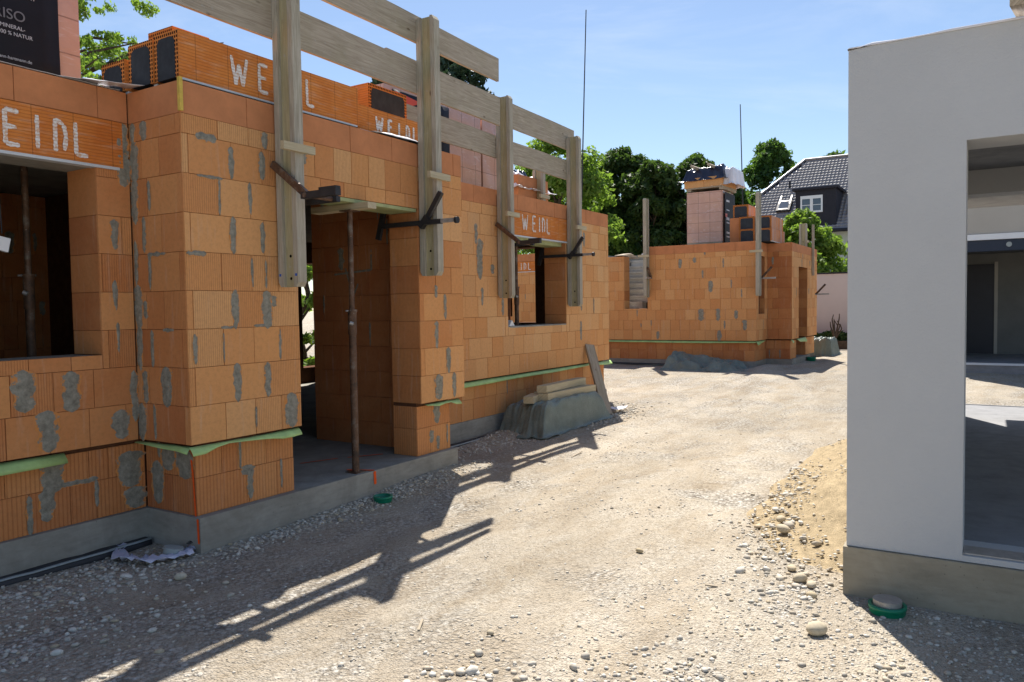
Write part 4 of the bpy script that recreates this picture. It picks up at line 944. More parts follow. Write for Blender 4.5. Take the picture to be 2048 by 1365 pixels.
# ------------------------------------------------------------------ FAR HOUSE (same type)
XW, YW, XS, YP, XE = 15.15, .28, 16.2, -.30, 19.3
far = thing('brick_house', 'second unfinished orange clay block house with open stair corner, beyond the gravel yard', 'building', (XW, YW, ZS))
def HF(mb, name='wall', mats=WM):
    o = mb.build(name, mats, far); o.location = (-XW, -YW, -ZS); return o
mb = MB(); SH = (2.97, 3.6, .79, 2.6); LH = (6.98, 7.6, .62, 1.85)
masonry(mb, (XW, 0, 0), Y_, MX, YW, 9.5, FULL, [SH, LH, (6.0, 7.7, 1.85, 2.125)], 101, smear=.03, ribp=.1, tint=(.5, .85), first=[.22, .34], ends=True)
masonry(mb, (XW, 0, 0), Y_, MX, YW, 2.97, CAP, (), 102, blk=.5, kind='cap'); masonry(mb, (XW, 0, 0), Y_, MX, 5.0, 9.5, CAP, (), 103, blk=.5, kind='cap')
x0, x1 = XW+.012, XW+T
mb.box(x0, x1, YW+.012, SH[0]-.012, 0, 2.325, 2); mb.box(x0, x1, SH[1]+.012, 5.0, 0, 2.12, 2); mb.box(x0, x1, SH[0]-.012, SH[1]+.012, 0, .778, 2)
mb.box(x0, x1, 5.0, 6.968, 0, 2.325, 2); mb.box(x0, x1, 7.612, 9.5, 0, 2.325, 2); mb.box(x0, x1, 6.968, 7.612, 0, .608, 2); mb.box(x0, x1, 6.968, 7.612, 1.862, 2.325, 2)
masonry(mb, (0, SH[1], 0), X_, MY, XW+.0125, XW+T, [(.79, 1.0), (1.0, 1.25), (1.25, 1.5), (1.5, 1.75), (1.75, 2.125)], (), 104, first=[.5, .5], smear=0)
P, fl = frame((XW, 0, 0), Y_, MX)
for (u, z, w, h) in [(1.36, 1.3, .10, .28), (1.55, 1.6, .04, .2), (1.60, .62, .13, .3), (1.18, .62, .09, .3), (.75, .62, .08, .2), (.55, .37, .10, .25), (2.7, .12, .07, .2), (1.15, .12, .10, .26), (1.02, .38, .04, .2), (.86, 1.35, .03, .2), (1.75, 1.95, .08, .13), (1.05, 1.85, .03, .23), (.62, 1.12, .03, .2), (3.15, .37, .03, .1)]: smear_patch(mb, P, fl, u, z, w, h, rs)
HF(mb)
mb = MB()
masonry(mb, (0, YW, 0), X_, MY, XW, XS-.012, FULL, [(15.36, 15.95, .63, 2.0)], 105, smear=.1, ribp=.3, tint=(.4, .9))
masonry(mb, (0, YW, 0), X_, MY, XW, XS-.012, CAP, (), 106, blk=.5, kind='cap'); mb.box(XW+.012, 15.348, YW+.012, YW+T, 0, 2.325, 2); mb.box(15.962, XS, YW+.012, YW+T, 0, 2.325, 2); mb.box(15.348, 15.962, YW+.012, YW+T, 0, .618, 2); mb.box(15.348, 15.962, YW+.012, YW+T, 2.012, 2.325, 2)
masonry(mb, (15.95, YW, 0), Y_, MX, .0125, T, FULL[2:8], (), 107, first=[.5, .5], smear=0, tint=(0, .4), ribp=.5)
HF(mb)
mb = MB()
masonry(mb, (XS, 0, 0), Y_, MX, YP+.0125, YW+.012, FULL, (), 108, smear=.12, ribp=.2, tint=(.05, .45), first=[.3, .44]); masonry(mb, (XS, 0, 0), Y_, MX, YP+.0125, YW+.012, CAP, (), 109, blk=.6, kind='cap')
FD = (16.95, 18.02, -1, 1.78)
masonry(mb, (0, YP, 0), X_, MY, XS, XE, FULL, [FD], 110, smear=.15, ribp=.3, tint=(.5, 1)); masonry(mb, (0, YP, 0), X_, MY, XS, XE, CAP, (), 111, blk=.5, kind='cap', tint=(.5, 1))
mb.box(XS+.012, FD[0]-.012, YP+.012, YP+T, 0, 2.325, 2); mb.box(FD[1]+.012, XE-.012, YP+.012, YP+T, 0, 2.325, 2); mb.box(FD[0]-.012, FD[1]+.012, YP+.012, YP+T, 1.792, 2.325, 2); mb.box(XS+.012, XS+T, YP+T, YW+.012, 0, 2.3243, 2)
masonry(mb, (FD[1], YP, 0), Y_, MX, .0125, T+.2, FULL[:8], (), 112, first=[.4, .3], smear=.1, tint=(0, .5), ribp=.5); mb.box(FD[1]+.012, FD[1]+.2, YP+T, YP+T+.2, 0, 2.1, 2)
masonry(mb, (XE, 0, 0), Y_, X_, YP+.0125, 9.5, FULL+CAP, (), 113, smear=0); mb.box(XE-T, XE-.012, YP+T, 9.5, 0, 2.325, 2)
mb.box(XW+T, XE, 9.2, 9.5, 0, 2.3, 2)
HF(mb)
mb = MB()
masonry(mb, (XW+.05, 0, 0), Y_, MX, YW+.06, 9.4, PL, (), 121, smear=.03, ribp=.1, tint=(.1, .5)); masonry(mb, (0, YW+.05, 0), X_, MY, XW+.05, XS+.06, PL, (), 122, smear=.1, tint=(.2, .6)); masonry(mb, (XS+.06, 0, 0), Y_, MX, YP+.06, YW+.05, PL, (), 123, smear=.2, tint=(.0, .4)); masonry(mb, (0, YP+.05, 0), X_, MY, XS+.06, FD[0]-.05, PL, (), 124, kind='plinth', smear=.1); masonry(mb, (0, YP+.05, 0), X_, MY, FD[1]+.02, XE-.1, PL, (), 125, kind='plinth', smear=.1)
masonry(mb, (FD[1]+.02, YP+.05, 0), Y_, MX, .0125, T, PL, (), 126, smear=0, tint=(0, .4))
mb.box(XW+.062, XW+T, YW+.062, 9.4, ZS, -.001, 2); mb.box(XW+T, XS+.072, YW+.062, YW+T, ZS, -.001, 2); mb.box(XS+.072, XS+T, YP+.062, YW+.062, ZS, -.001, 2); mb.box(XS+T, FD[0]-.06, YP+.062, YP+T, ZS, -.001, 2); mb.box(FD[1]+.032, XE-.112, YP+.062, YP+T, ZS, -.001, 2)
HF(mb)
mb = MB()
for (a, b, c, d) in ((XW+.03, XS+.02, YW+.03, 9.5), (XS+.02, 18.35, YP+.0, 9.5)): mb.box(a, b, c, d, -1.1, ZS-.0005, 0)
HF(mb, 'floor_slab', 'slab')
mb = MB(); mb.box(XW+T, XE-T, YW+T, 2.85, 2.13, 2.32, 0); mb.box(XS+T, XE-T, YP+T, YW+T, 2.13, 2.3195, 0); mb.box(17.8, XE-T, 2.85, 9.2, 2.13, 2.3195, 0); mb.box(XW+T, 17.8, 5.0, 9.2, 2.13, 2.3195, 0); HF(mb, 'ceiling_slab', 'slab')
def memf(a, b, out, drops, seed):
    n = len(drops)-1; o = foil_strip(far, line3(a, b, n), out, drops, seed); o.location = (-XW, -YW, -ZS)
memf((XW, 9.0, -.012), (XW, YW, -.012), MX, [.03]*8+[.045]*4+[.05]*3+[.04, .03], 11); memf((XW-.02, YW-.02, -.012), (15.95, YW, -.012), MY, [.09, .08, .05, .03, .02], 12)
memf((XS-.01, YP, -.012), (16.35, YP, -.012), MY, [.08, .09, .05], 13); memf((16.7, YP, -.012), (17.9, YP, -.012), MY, [.02, .08, .10, .10, .12], 14)
LT = lintel_front(far, (XW, 0, 0), Y_, MX, 6.0, 7.7, 1.85, 2.12, None, 7); LT.location = (-XW, -YW, -ZS)
P, fl = frame((XW, 0, 0), MY, MX); paint(P, fl, letters(-7.13, 1.90, .19, [0, .28, .47, .56, .70]), .026, 17, .0085, .35, LT)
# concrete stair inside the open corner
mb = MB(); n = 9
for i in range(n):
    z0_ = .64+i*.167; x_ = 15.62+i*.20; ylo = max(2.9, 3.50-.105*i)
    mb.box(x_+.03, x_+.30, ylo, 4.3, z0_-.02, z0_+.125, 0); mb.box(x_, x_+.30, ylo-.01, 4.3, z0_+.125, z0_+.166, 0)
o = HF(mb, 'stair_flight', 'palestone')
mb = MB(); mb.box(15.55, 17.7, 4.32, 4.5, .7, 2.15, 0); HF(mb, 'stair_wall', 'slab')
mb = MB()
for k in range(5): mb.obox((15.9, 3.75+.05*k, 2.135+.035*k*.6), (.3, 0, .01*k), (0, .12, 0), (0, 0, .015), grain=0)
tag(mb.build('board_pile', 'wood'), 'loose pile of boards on the low wall behind the far stair opening', 'board pile')
mb = MB(); n = 20; V = [(15.95, 3.30+.17*math.cos(math.pi*k/n), 2.17+.10*math.sin(math.pi*k/n)) for k in range(n+1)]; mb.prism(V, (.15, 0, 0)); tag(mb.build('foam_disc', 'pvc'), 'pale half disc standing on the wall behind the far stair', 'insulation disc')
GF = 'girder posts on the far house'
girder('railing_post', (XW-.016, 2.95, 1.07), -math.pi/2, 2.45, 'girder post right of the stair opening on the far house', GF)
girder('railing_post', (XW-.016, .20, 1.05), -math.pi/2, 2.38, 'girder post at the front corner of the far house', GF)
girder('railing_post', (19.1, .12, 2.325), 0, .72, 'wider of the two short girder posts above the far doorway', GF, .2)
mb = MB(); mb.box(18.55, 18.62, YP-.06, YP-.005, 1.6, 2.95, grain=2); tag(mb.build('timber_batten', 'wood'), 'slim upright batten at the right end of the far house', 'batten')
def small_clamp(x, y, z, rot, label):
    t = thing('post_clamp', label, 'steel clamp', (x, y, z), rot, 'steel clamps on the far house'); b = MB(); bar(b, (0, 0, 0), (0, -.35, .0), .04, .04); b.build('arm', 'galv', t)
    b = MB(); bar(b, (0, -.02, 0), (.0, -.26, .26), .04, .045); b.build('strut', 'steel', t)
small_clamp(XW, 2.86, 1.55, -math.pi/2, 'steel clamp on the post by the far stair opening'); small_clamp(15.45, YW-.02, 1.47, 0, 'steel clamp at the front corner post of the far house'); small_clamp(18.5, YP-.1, 1.1, 0, 'steel clamp sticking out at the right end of the far house')
# goods on the far roof
pj_ = pallet('brick_pallet', (16.9, 1.32, ZR), math.pi/2, .92, .95, 1.40, 'tall film wrapped brick pallet on the far roof with black printed side', None)
pj_.location = (16.2, 2.30, ZR); pj_.rotation_euler = (0, 0, -math.pi/2)
l = MB(); l.obox((.965-.0, .5, .72), (.004, 0, 0), (0, .44, 0), (0, 0, .64)); lb = l.build('label', 'label', pj_)
for z_, hh, mt in ((1.15, .05, 'labelwhite'), (.92, .03, 'labelwhite'), (.78, .09, 'labelred'), (.70, .07, 'labelwhite'), (.6, .04, 'labelwhite'), (.35, .05, 'labelwhite'), (.25, .03, 'labelwhite')):
    l = MB(); l.obox((.970, .16 if mt == 'labelred' else .30, z_), (.0025, 0, 0), (0, .09 if mt == 'labelred' else .13, 0), (0, 0, hh/2)); l.build('label_mark', mt, lb)
t = thing('brick_layer', 'single layer of orange blocks under crumpled foil on top of the tall far pallet', 'brick layer', (16.15, 1.35, ZR+1.42))
b = MB(); b.box(0, .95, 0, .10, 0, .06, grain=0); b.box(0, .95, .85, .95, 0, .06, grain=0); b.box(-.03, .98, 0, .98, .06, .085, grain=0); b.build('wooden_pallet', 'wood', t)
b = MB(); masonry(b, (-.02, 0, 0), Y_, MX, 0, 1.02, [(.09, .34)], (), 9, blk=.5, smear=0, tint=(.8, 1)); masonry(b, (0, 0, 0), X_, MY, 0, .95, [(.09, .34)], (), 8, blk=.3, smear=0, tint=(.8, 1)); b.box(-.008, .95, .012, 1.01, .09, .335, 2); b.build('block', WM, t)
crumple('black_foil', .46, .5, 1.12, 1.2, .27, .60, 'blackfoil', None, None, 5, parent=t); crumple('white_foil', .5, -.0, 1.0, .55, .12, .50, 'whitefoil', None, None, 6, parent=t)
b = MB()
for y_ in (.28, .72): b.obox((.35, y_, .60), (.55, 0, .0), (0, .05, .03), (0, -.01, .03), grain=0)
b.build('weight_plank', 'wood', t); t.rotation_euler = (0, 0, R(-4))
GL = 'shutter box lintels stored on the roofs'
for i, (y_, z_, L, lab) in enumerate(((.42, 0, 1.35, 'bottom left lintel of the far roof corner stack'), (.04, 0, 1.35, 'bottom right lintel of the far roof corner stack'), (.45, .305, 1.2, 'middle row left lintel of the far roof corner stack'), (.07, .305, 1.2, 'middle row right lintel of the far roof corner stack'), (.62, .61, .9, 'topmost lintel of the far roof corner stack'))):
    shutter_box('shutter_box_lintel', (15.55+.05*i, y_, ZR+.02+z_), 0, L, lab+', dark end forward', mat='paleshell')
mb = MB(); mb.box(15.7, 16.0, .82, 1.05, ZR, ZR+.62, 0); tag(mb.build('pink_block', 'cap'), 'upright pinkish block between the tall pallet and the lintel stack on the far roof', 'block')
# tarpaulin heaps by the far house
crumple('tarpaulin', 14.35, 1.25, 1.3, 2.0, -.64, -.42, 'tarp', 'blue grey tarpaulin heap at the corner of the far house', 'tarpaulin', 12, rough=2.0, tilt=(.1, .7))
crumple('tarpaulin', 20.3, -.25, 1.3, .85, -.62, -.15, 'tarp', 'round tarpaulin bundle beyond the far doorway', 'tarpaulin', 15, rough=1.3)
mb = MB(); V = []; n = 16
for k in range(n+1):
    y_ = 4.5-(4.5-.5)*k/n; V += [(15.13, y_, -.60), (15.0, y_, -.60+.01*math.sin(k))]
mb.mesh(V, [(k*2, k*2+2, k*2+3, k*2+1) for k in range(n)], 0); o = mb.build('drainage_mat', 'drain'); o.modifiers.new('t', 'SOLIDIFY').thickness = .02; tag(o, 'dark drainage mat strip along the foot of the far house', 'drainage mat')

# ------------------------------------------------------------------ WHITE RENDERED HOUSE on the right
WX, WY0, WY1, WZ = 1.369, -3.71, -11.0, 2.20
wh = thing('rendered_house', 'white rendered shell house with a large window opening, nearest on the right', 'building', (WX, WY0, -.72))
def HW(mb, name, mats): o = mb.build(name, mats, wh); o.location = (-WX, -WY0, .72); return o
OY0, OY1, OZ0, OZ1 = -4.252, -6.6, -.425, 1.652
def pl_grid(mb, u0, u1, z0, z1, n=1): mb.face([(WX, u0, z0), (WX, u0, z1), (WX, u1, z1), (WX, u1, z0)][::1], 0)
mb = MB(); TW = .30
mb.box(WX, WX+TW, OY0, WY0, -.455, WZ, 0); mb.box(WX, WX+TW, WY1, OY1, -.455, WZ, 0); mb.box(WX, WX+TW, OY1, OY0, OZ1, WZ, 0); mb.box(WX, WX+TW, OY1, OY0, -.455, OZ0, 0)
mb.box(WX+TW, 7.0, WY0-TW, WY0-.001, -.455, 1.999, 0); mb.box(4.82, 5.1, WY1, WY0-TW, 1.79, 1.999, 0)
HW(mb, 'wall', 'plaster')
mb = MB(); rr = random.Random(2); V = []; n = 60
for k in range(n+1):
    y_ = WY0+.004-(WY0-WY1)*k/n; e = rr.uniform(-.004, .012); h_ = 0 if k else -.02
    V += [(WX-.006, y_, WZ-.006), (WX-.004, y_, WZ+.002+e*.5+h_), (WX+.06, y_, WZ+.010+e+h_), (WX+TW, y_, WZ+.015)]
mb.mesh(V, [(k*4+j, k*4+4+j, k*4+5+j, k*4+1+j) for k in range(n) for j in range(3)], 0); o = HW(mb, 'coping_sheet', 'whitefoil'); o.modifiers.new('t', 'SOLIDIFY').thickness = .004
mb = MB(); mb.box(WX-.018, 7.9, WY1, WY0+.015, -1.1, -.4585, 0); HW(mb, 'plinth', 'plinth')
mb = MB(); mb.box(WX+.30, 7.92, WY1, WY0-.0, -.4583, -.4225, 0); mb.box(7.92, 7.96, WY1, WY0, -.46, -.415, 0); HW(mb, 'floor', 'floor')
mb = MB(); mb.box(WX+.302, 8.05, WY1, WY0-.002, 2.0, 2.18, 0); HW(mb, 'ceiling_slab', 'floor')
mb = MB(); mb.box(WX+.02, WX+.16, OY1, OY0-.003, OZ0+.0015, OZ0+.010, 0); HW(mb, 'window_sill', 'galv')
mb = MB(); mb.obox((WX+.12, -4.47, WZ+.10), (.30, -.02, .06), (0, .03, 0), (-.01, 0, .03), grain=0); tag(mb.build('timber_scrap', 'wood'), 'timber end sticking up from the top of the white house', 'timber')

# second white house seen through the opening
w2 = thing('rendered_house', 'beige rendered house with dark open ground floor, seen through the white window opening', 'building', (15.4, -3.9, -.6))
def HV(mb, name, mats): o = mb.build(name, mats, w2); o.location = (-15.4, 3.9, .6); return o
mb = MB(); mb.box(15.4, 15.6, -12, -3.2, 2.225, 4.6, 0); HV(mb, 'upper_fascia', 'fascia')
mb = MB(); mb.box(15.37, 15.6, -12, -3.2, 2.10, 2.218, 0); HV(mb, 'slab_edge', 'pvc')
mb = MB(); mb.box(15.42, 15.6, -12, -3.2, 1.87, 2.095, 0); HV(mb, 'shutter_case', 'shutter')
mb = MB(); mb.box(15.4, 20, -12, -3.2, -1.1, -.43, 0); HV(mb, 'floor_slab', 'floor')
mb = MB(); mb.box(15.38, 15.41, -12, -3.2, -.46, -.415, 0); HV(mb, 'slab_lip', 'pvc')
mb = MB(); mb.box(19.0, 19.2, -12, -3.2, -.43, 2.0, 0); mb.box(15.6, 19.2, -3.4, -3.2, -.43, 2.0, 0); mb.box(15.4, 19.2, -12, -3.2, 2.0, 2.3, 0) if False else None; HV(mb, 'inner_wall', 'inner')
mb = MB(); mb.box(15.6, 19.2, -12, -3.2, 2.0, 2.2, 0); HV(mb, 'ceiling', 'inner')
mb = MB(); mb.box(18.96, 18.999, -4.42, -3.6, -.43, 1.75, 0); HV(mb, 'door_leaf', 'doorleaf'); mb = MB(); mb.box(18.95, 18.998, -4.50, -4.43, -.43, 1.8, 0); HV(mb, 'door_frame', 'fascia')
mb = MB(); mb.tube((15.39, -4.66, 1.99), (15.418, -4.66, 1.99), .05, n=14); HV(mb, 'wall_light', 'draintop'); mb = MB(); mb.tube((18.9, -5.6, 1.55), (18.99, -5.6, 1.55), .06, n=14); HV(mb, 'wall_socket', 'lampw')

# ------------------------------------------------------------------ boundary wall, tiled house
gw = thing('garden_wall', 'pinkish white rendered garden wall with dark capping beyond the far house', 'wall', (24.6, 0, -.62))
b = MB(); b.box(0, .2, -3.2, 3.0, -.3, 2.46, 0); b.build('wall_panel', 'plaster2', gw); b = MB(); b.box(-.03, .23, -3.2, 3.0, 2.461, 2.51, 0); b.build('capping', 'darkclad', gw)
th = thing('tiled_house', 'neighbouring house with steep dark tiled roof, dormer and roof window', 'building', (34, 1, -.6))
def HT(mb, name, mats): o = mb.build(name, mats, th); o.location = (-34, -1, .6); return o
# roof plane: eave at x=33.2 z=3.75, ridge at x=36.2 z=7.9
ex, ez, rx, rz = 33.2, 4.08, 38.0, 8.06
dv = Vector((rx-ex, 0, rz-ez)); LV = dv.length; dv.normalize(); nv = Vector((-dv.z, 0, dv.x))
yl_e, yl_m, yl_r = 4.35, 5.05, 3.20        # left outline at eave, middle, ridge
def ylim(t): return 5.3 if t < .53 else 5.3+(3.63-5.3)*(t-.53)/.47
mb = MB(); nr = 26; per = .165; sub = 6
for r_ in range(nr):
    t0, t1 = r_/nr, (r_+1)/nr
    yy0, yy1 = ylim(t0), ylim(t1); ny_ = int((yy1+4)/per)*sub
    V = []
    for k in range(ny_+1):
        y_ = -4+per*k/sub; wv = .020*(1-abs(math.sin(math.pi*k/sub))**.7)
        p0 = Vector((ex, 0, ez))+dv*(LV*t0); p1 = Vector((ex, 0, ez))+dv*(LV*t1+.03)
        V += [p0+Vector((0, y_, 0))+nv*(wv+.028), p1+Vector((0, y_, 0))+nv*(wv), p0+Vector((0, y_, 0))+nv*(wv-.01)]
    mb.mesh(V, [(k*3, k*3+1, k*3+4, k*3+3) for k in range(ny_)]+[(k*3+2, k*3, k*3+3, k*3+5) for k in range(ny_)], 0)
roof = HT(mb, 'tiled_roof', 'tile')
mb = MB(); mb.prism([(ex, 5.3, ez), (ex, -4, ez), (rx, -4, rz), (rx, 3.63, rz), (ex+(rx-ex)*.53, 5.3, ez+(rz-ez)*.53)], tuple(-nv*.12), 0); HT(mb, 'roof_deck', 'darkclad')
mb = MB()
a_ = Vector((ex+(rx-ex)*.53, 5.33, ez+(rz-ez)*.53)); b_ = Vector((rx, 3.65, rz)); mb.tube(a_+nv*.05, b_+nv*.05, .07, n=8); mb.tube(b_+nv*.03, Vector((rx, -4, rz))+nv*.03, .08, n=8); mb.tube(Vector((ex, 5.33, ez))+nv*.03, a_+nv*.03, .05, n=8); HT(mb, 'ridge_tiles', 'tile')
mb = MB(); mb.prism([a_-nv*.1, b_-nv*.1, Vector((rx+6, 3.65, ez)), Vector((ex+1.5, 5.33, ez))], (0, -.08, 0)); HT(mb, 'gable_panel', 'darkclad')
mb = MB(); mb.box(33.8, 40, -4, 5.1, -1.2, ez+.30, 0); HT(mb, 'house_wall', 'paleren')
mb = MB(); mb.box(33.77, 33.799, .98, 1.06, .8, 3.6, 0); mb.box(33.76, 33.799, -.2, .05, .8, 3.6, 0); HT(mb, 'downpipe', 'darkclad')
mb = MB(); mb.tube((33.1, 5.3, ez-.02), (33.1, -4, ez-.02), .07, n=8); HT(mb, 'gutter', 'darkclad')
# dormer: front at x 33.6
D0, D1, dz0, dz1, dx = 1.48, 3.19, 4.20, 5.93, 33.45
mb = MB(); mb.prism([(dx, D0, dz0), (dx, D0, dz1), (35.5, D0, dz1+.05), (33.6, D0, dz0)], (0, D1-D0, 0)); dorm = HT(mb, 'dormer', 'darkclad')
mb = MB(); mb.box(dx-.15, 35.6, D0-.12, D1+.12, dz1+.005, dz1+.11, 0); q = mb.build('dormer_roof', 'darkclad', dorm)
mb = MB(); wy0, wy1, wz0, wz1 = 2.03, 2.97, 4.92, 5.62
for (a, b, c, d) in ((wy0, wy1, wz0, wz0+.08), (wy0, wy1, wz1-.08, wz1+.06), (wy0, wy0+.07, wz0+.08, wz1-.08), (wy1-.07, wy1, wz0+.08, wz1-.08), ((wy0+wy1)/2-.06, (wy0+wy1)/2+.06, wz0+.08, wz1-.08)): mb.box(dx-.05, dx-.003, a, b, c, d, 0)
mb.box(dx-.04, dx-.004, wy0+.07, (wy0+wy1)/2-.06, 5.25, 5.275, 0); mb.box(dx-.04, dx-.004, (wy0+wy1)/2+.06, wy1-.07, 5.25, 5.275, 0)
wf = mb.build('window_frame', 'pvc', dorm); mb = MB(); mb.box(dx-.02, dx-.002, wy0+.05, wy1-.05, wz0+.05, wz1-.05, 0); mb.build('pane', 'glass', dorm)
# roof window
c0 = Vector((ex, 0, ez))+dv*(LV*.33)+nv*.10; 
mb = MB(); mb.obox(c0+Vector((0, 3.97, 0))+dv*.0, (0, .31, 0), dv*.42, nv*.05, 0); sk = HT(mb, 'roof_window', 'darkclad')
mb = MB()
for s in (-1, 1): mb.obox(c0+Vector((0, 3.97+s*.24, 0))+dv*.45+nv*.055, (0, .03, 0), dv*.36, nv*.012, 0)
for s in (-1, 1): mb.obox(c0+Vector((0, 3.97, 0))+dv*(s*.33)+nv*.055, (0, .21, 0), dv*.03, nv*.012, 0)
mb.build('sash', 'galv', sk); mb = MB(); mb.obox(c0+Vector((0, 3.97, 0))+dv*.0+nv*.052, (0, .21, 0), dv*.31, nv*.005, 0); mb.build('pane', 'glass', sk)
mb = MB(); p_ = Vector((ex, 4.0, ez))+dv*(LV*.60); mb.tube(p_, p_+Vector((0, 0, .35)), .05, n=8); HT(mb, 'vent_pipe', 'darkclad')

# ------------------------------------------------------------------ thin rods
def rod(x, y, z0, z1, lx, ly, r, label):
    mb = MB(); mb.tube((x, y, z0), (x+lx, y+ly, z1), r, r*.6, n=6); return tag(mb.build('steel_rod', 'dsteel'), label, 'steel rod', 'thin rods rising into the sky')
rod(12.0, 3.27, 1.5, 7.2, 0, -.22, .018, 'tall thin dark rod rising behind the end of the near house')
rod(19.0, 1.60, 2.3, 6.5, 0, .10, .02, 'thin dark rod rising from the far roof between pallet and tiled house')

# ------------------------------------------------------------------ numpy mesh helper for leaves and stones
def np_mesh(name, V, Fc, mat, col, parent=None, smooth=False):
    nf, k = Fc.shape; me = bpy.data.meshes.new(name)
    me.vertices.add(len(V)); me.vertices.foreach_set('co', V.astype(np.float32).ravel())
    me.loops.add(nf*k); me.loops.foreach_set('vertex_index', Fc.astype(np.int32).ravel())
    me.polygons.add(nf); me.polygons.foreach_set('loop_start', np.arange(0, nf*k, k, dtype=np.int32)); me.polygons.foreach_set('loop_total', np.full(nf, k, dtype=np.int32))
    me.polygons.foreach_set('use_smooth', np.full(nf, smooth))
    me.update(calc_edges=True); me.materials.append(M[mat])
    ca = me.color_attributes.new('Col', 'FLOAT_COLOR', 'POINT'); c4 = np.ones((len(V), 4), dtype=np.float32); c4[:, :3] = col; ca.data.foreach_set('color', c4.ravel())
    o = bpy.data.objects.new(name, me); COL.objects.link(o)
    if parent is not None: o.parent = parent
    return o
def leaves(name, clumps, n, size, mat, seed, parent=None, asp=1.7, shell=.55, droop=0.0, flat=0.0):
    g = np.random.default_rng(seed); C = np.array([c[0] for c in clumps], float); Rr = np.array([c[1] for c in clumps], float)
    w = Rr**2; idx = g.choice(len(C), n, p=w/w.sum())
    d = g.normal(size=(n, 3)); d /= np.linalg.norm(d, axis=1)[:, None]; rad = (shell+(1-shell)*g.random(n)**.6)*g.uniform(.75, 1.1, n)
    P = C[idx]+d*rad[:, None]*Rr[idx][:, None]*np.array([1, 1, .8])
    nrm = d*.7+g.normal(size=(n, 3))*.7; nrm[:, 2] += .25+flat; nrm /= np.linalg.norm(nrm, axis=1)[:, None]
    a = np.cross(nrm, g.normal(size=(n, 3))); a[:, 2] -= droop; a /= np.linalg.norm(a, axis=1)[:, None]; b = np.cross(nrm, a)
    s = size*g.uniform(.6, 1.35, n)[:, None]
    V = np.empty((n*4, 3)); V[0::4] = P-a*s*asp*.5; V[1::4] = P+b*s*.42-a*s*.05+nrm*s*.10; V[2::4] = P+a*s*asp*.5; V[3::4] = P-b*s*.42-a*s*.05+nrm*s*.10
    Fc = np.arange(n*4).reshape(n, 4)
    cc = g.random(len(C)); t = np.clip(.25*cc[idx]+.75*g.random(n), 0, 1); col = np.repeat(np.stack([t, g.random(n), g.random(n)], 1), 4, 0)
    return np_mesh(name, V, Fc, mat, col, parent)
def limb(mb, pts, r0, r1, n=7):
    k = len(pts)-1
    for i in range(k): mb.tube(pts[i], pts[i+1], r0+(r1-r0)*i/k, r0+(r1-r0)*(i+1)/k, n=n, caps=False)
def tree(name, x, y, zb, ztop, cr, mat, seed, label, group=None, n=9000, size=.16, crown0=.16, nclump=85, shape=1.0, lean=(0, 0), shell=.5, cat='tree', clump_r=(.11, .24)):
    rr = random.Random(seed); t = thing(name, label, cat, (x, y, zb), 0, group); H_ = ztop-zb; cz0 = H_*crown0
    b = MB(); tp = [Vector((0, 0, -.1))]; k = 6
    for i in range(1, k+1): tp.append(Vector((lean[0]*i/k+rr.uniform(-.06, .06)*i, lean[1]*i/k+rr.uniform(-.06, .06)*i, H_*.85*i/k)))
    limb(b, tp, cr*.09+.03, .03, 9); clumps = []
    for i in range(nclump):
        tz = rr.random()**.85; z = cz0+(H_-cz0)*tz
        prof = math.sin(math.pi*min(1, (tz*.86+.14)))**.6*(1-.25*tz) if shape == 1 else (1-tz)*.9+.12
        a = rr.uniform(0, 2*math.pi); r = cr*prof*rr.uniform(.25, 1.0); c = Vector((lean[0]*tz+r*math.cos(a), lean[1]*tz+r*math.sin(a), z))
        clumps.append((tuple(c), cr*rr.uniform(*clump_r)))
        if i % 2 == 0:
            f = min(.95, max(.15, (z-H_*.18)/(H_*.85))); i0 = f*k; base = tp[int(i0)].lerp(tp[min(k, int(i0)+1)], i0-int(i0)); mid = base.lerp(c, .5)+Vector((0, 0, .08*r)); limb(b, [base, mid, c], .045, .012, 5)
    b.build('trunk', 'bark', t); leaves('crown', clumps, n, size, mat, seed, t, shell=shell); return t
TG = 'trees beyond the far house'
tree('maple_tree', 35, 14.6, -.6, 8.7, 3.0, 'leafdark', 1, 'dark broad tree directly right of the light green tree', TG, 20000, .19)
tree('maple_tree', 34.5, 12.1, -.6, 8.9, 2.9, 'leafdark', 2, 'tallest dark tree of the row behind the gap between the two brick houses', TG, 20000, .19)
tree('maple_tree', 33.5, 10.0, -.6, 7.9, 2.7, 'leafdark', 3, 'dark tree behind the stair opening post of the far house', TG, 20000, .19)
tree('maple_tree', 34.5, 8.2, -.6, 8.2, 2.5, 'leafdark', 4, 'dark tree directly left of the tall far pallet', TG, 16000, .19)
tree('maple_tree', 40, 8.3, -.6, 8.0, 2.6, 'leafdark', 65, 'dark tree filling the gap behind the tall far pallet', TG, 14000, .19)
tree('maple_tree', 37, 7.0, -.6, 7.6, 2.0, 'leafmid', 5, 'green tree partly hidden behind the tall far pallet', TG, 14000, .18)
tree('maple_tree', 44, 6.75, -.6, 10.1, 2.9, 'leafmid', 6, 'green spreading tree directly left of the tiled roof', TG, 17000, .18)
tree('maple_tree', 46, 3.6, -.6, 9.6, 2.2, 'leafmid', 7, 'green tree peeping over the left slope of the tiled roof', TG, 6000, .18)
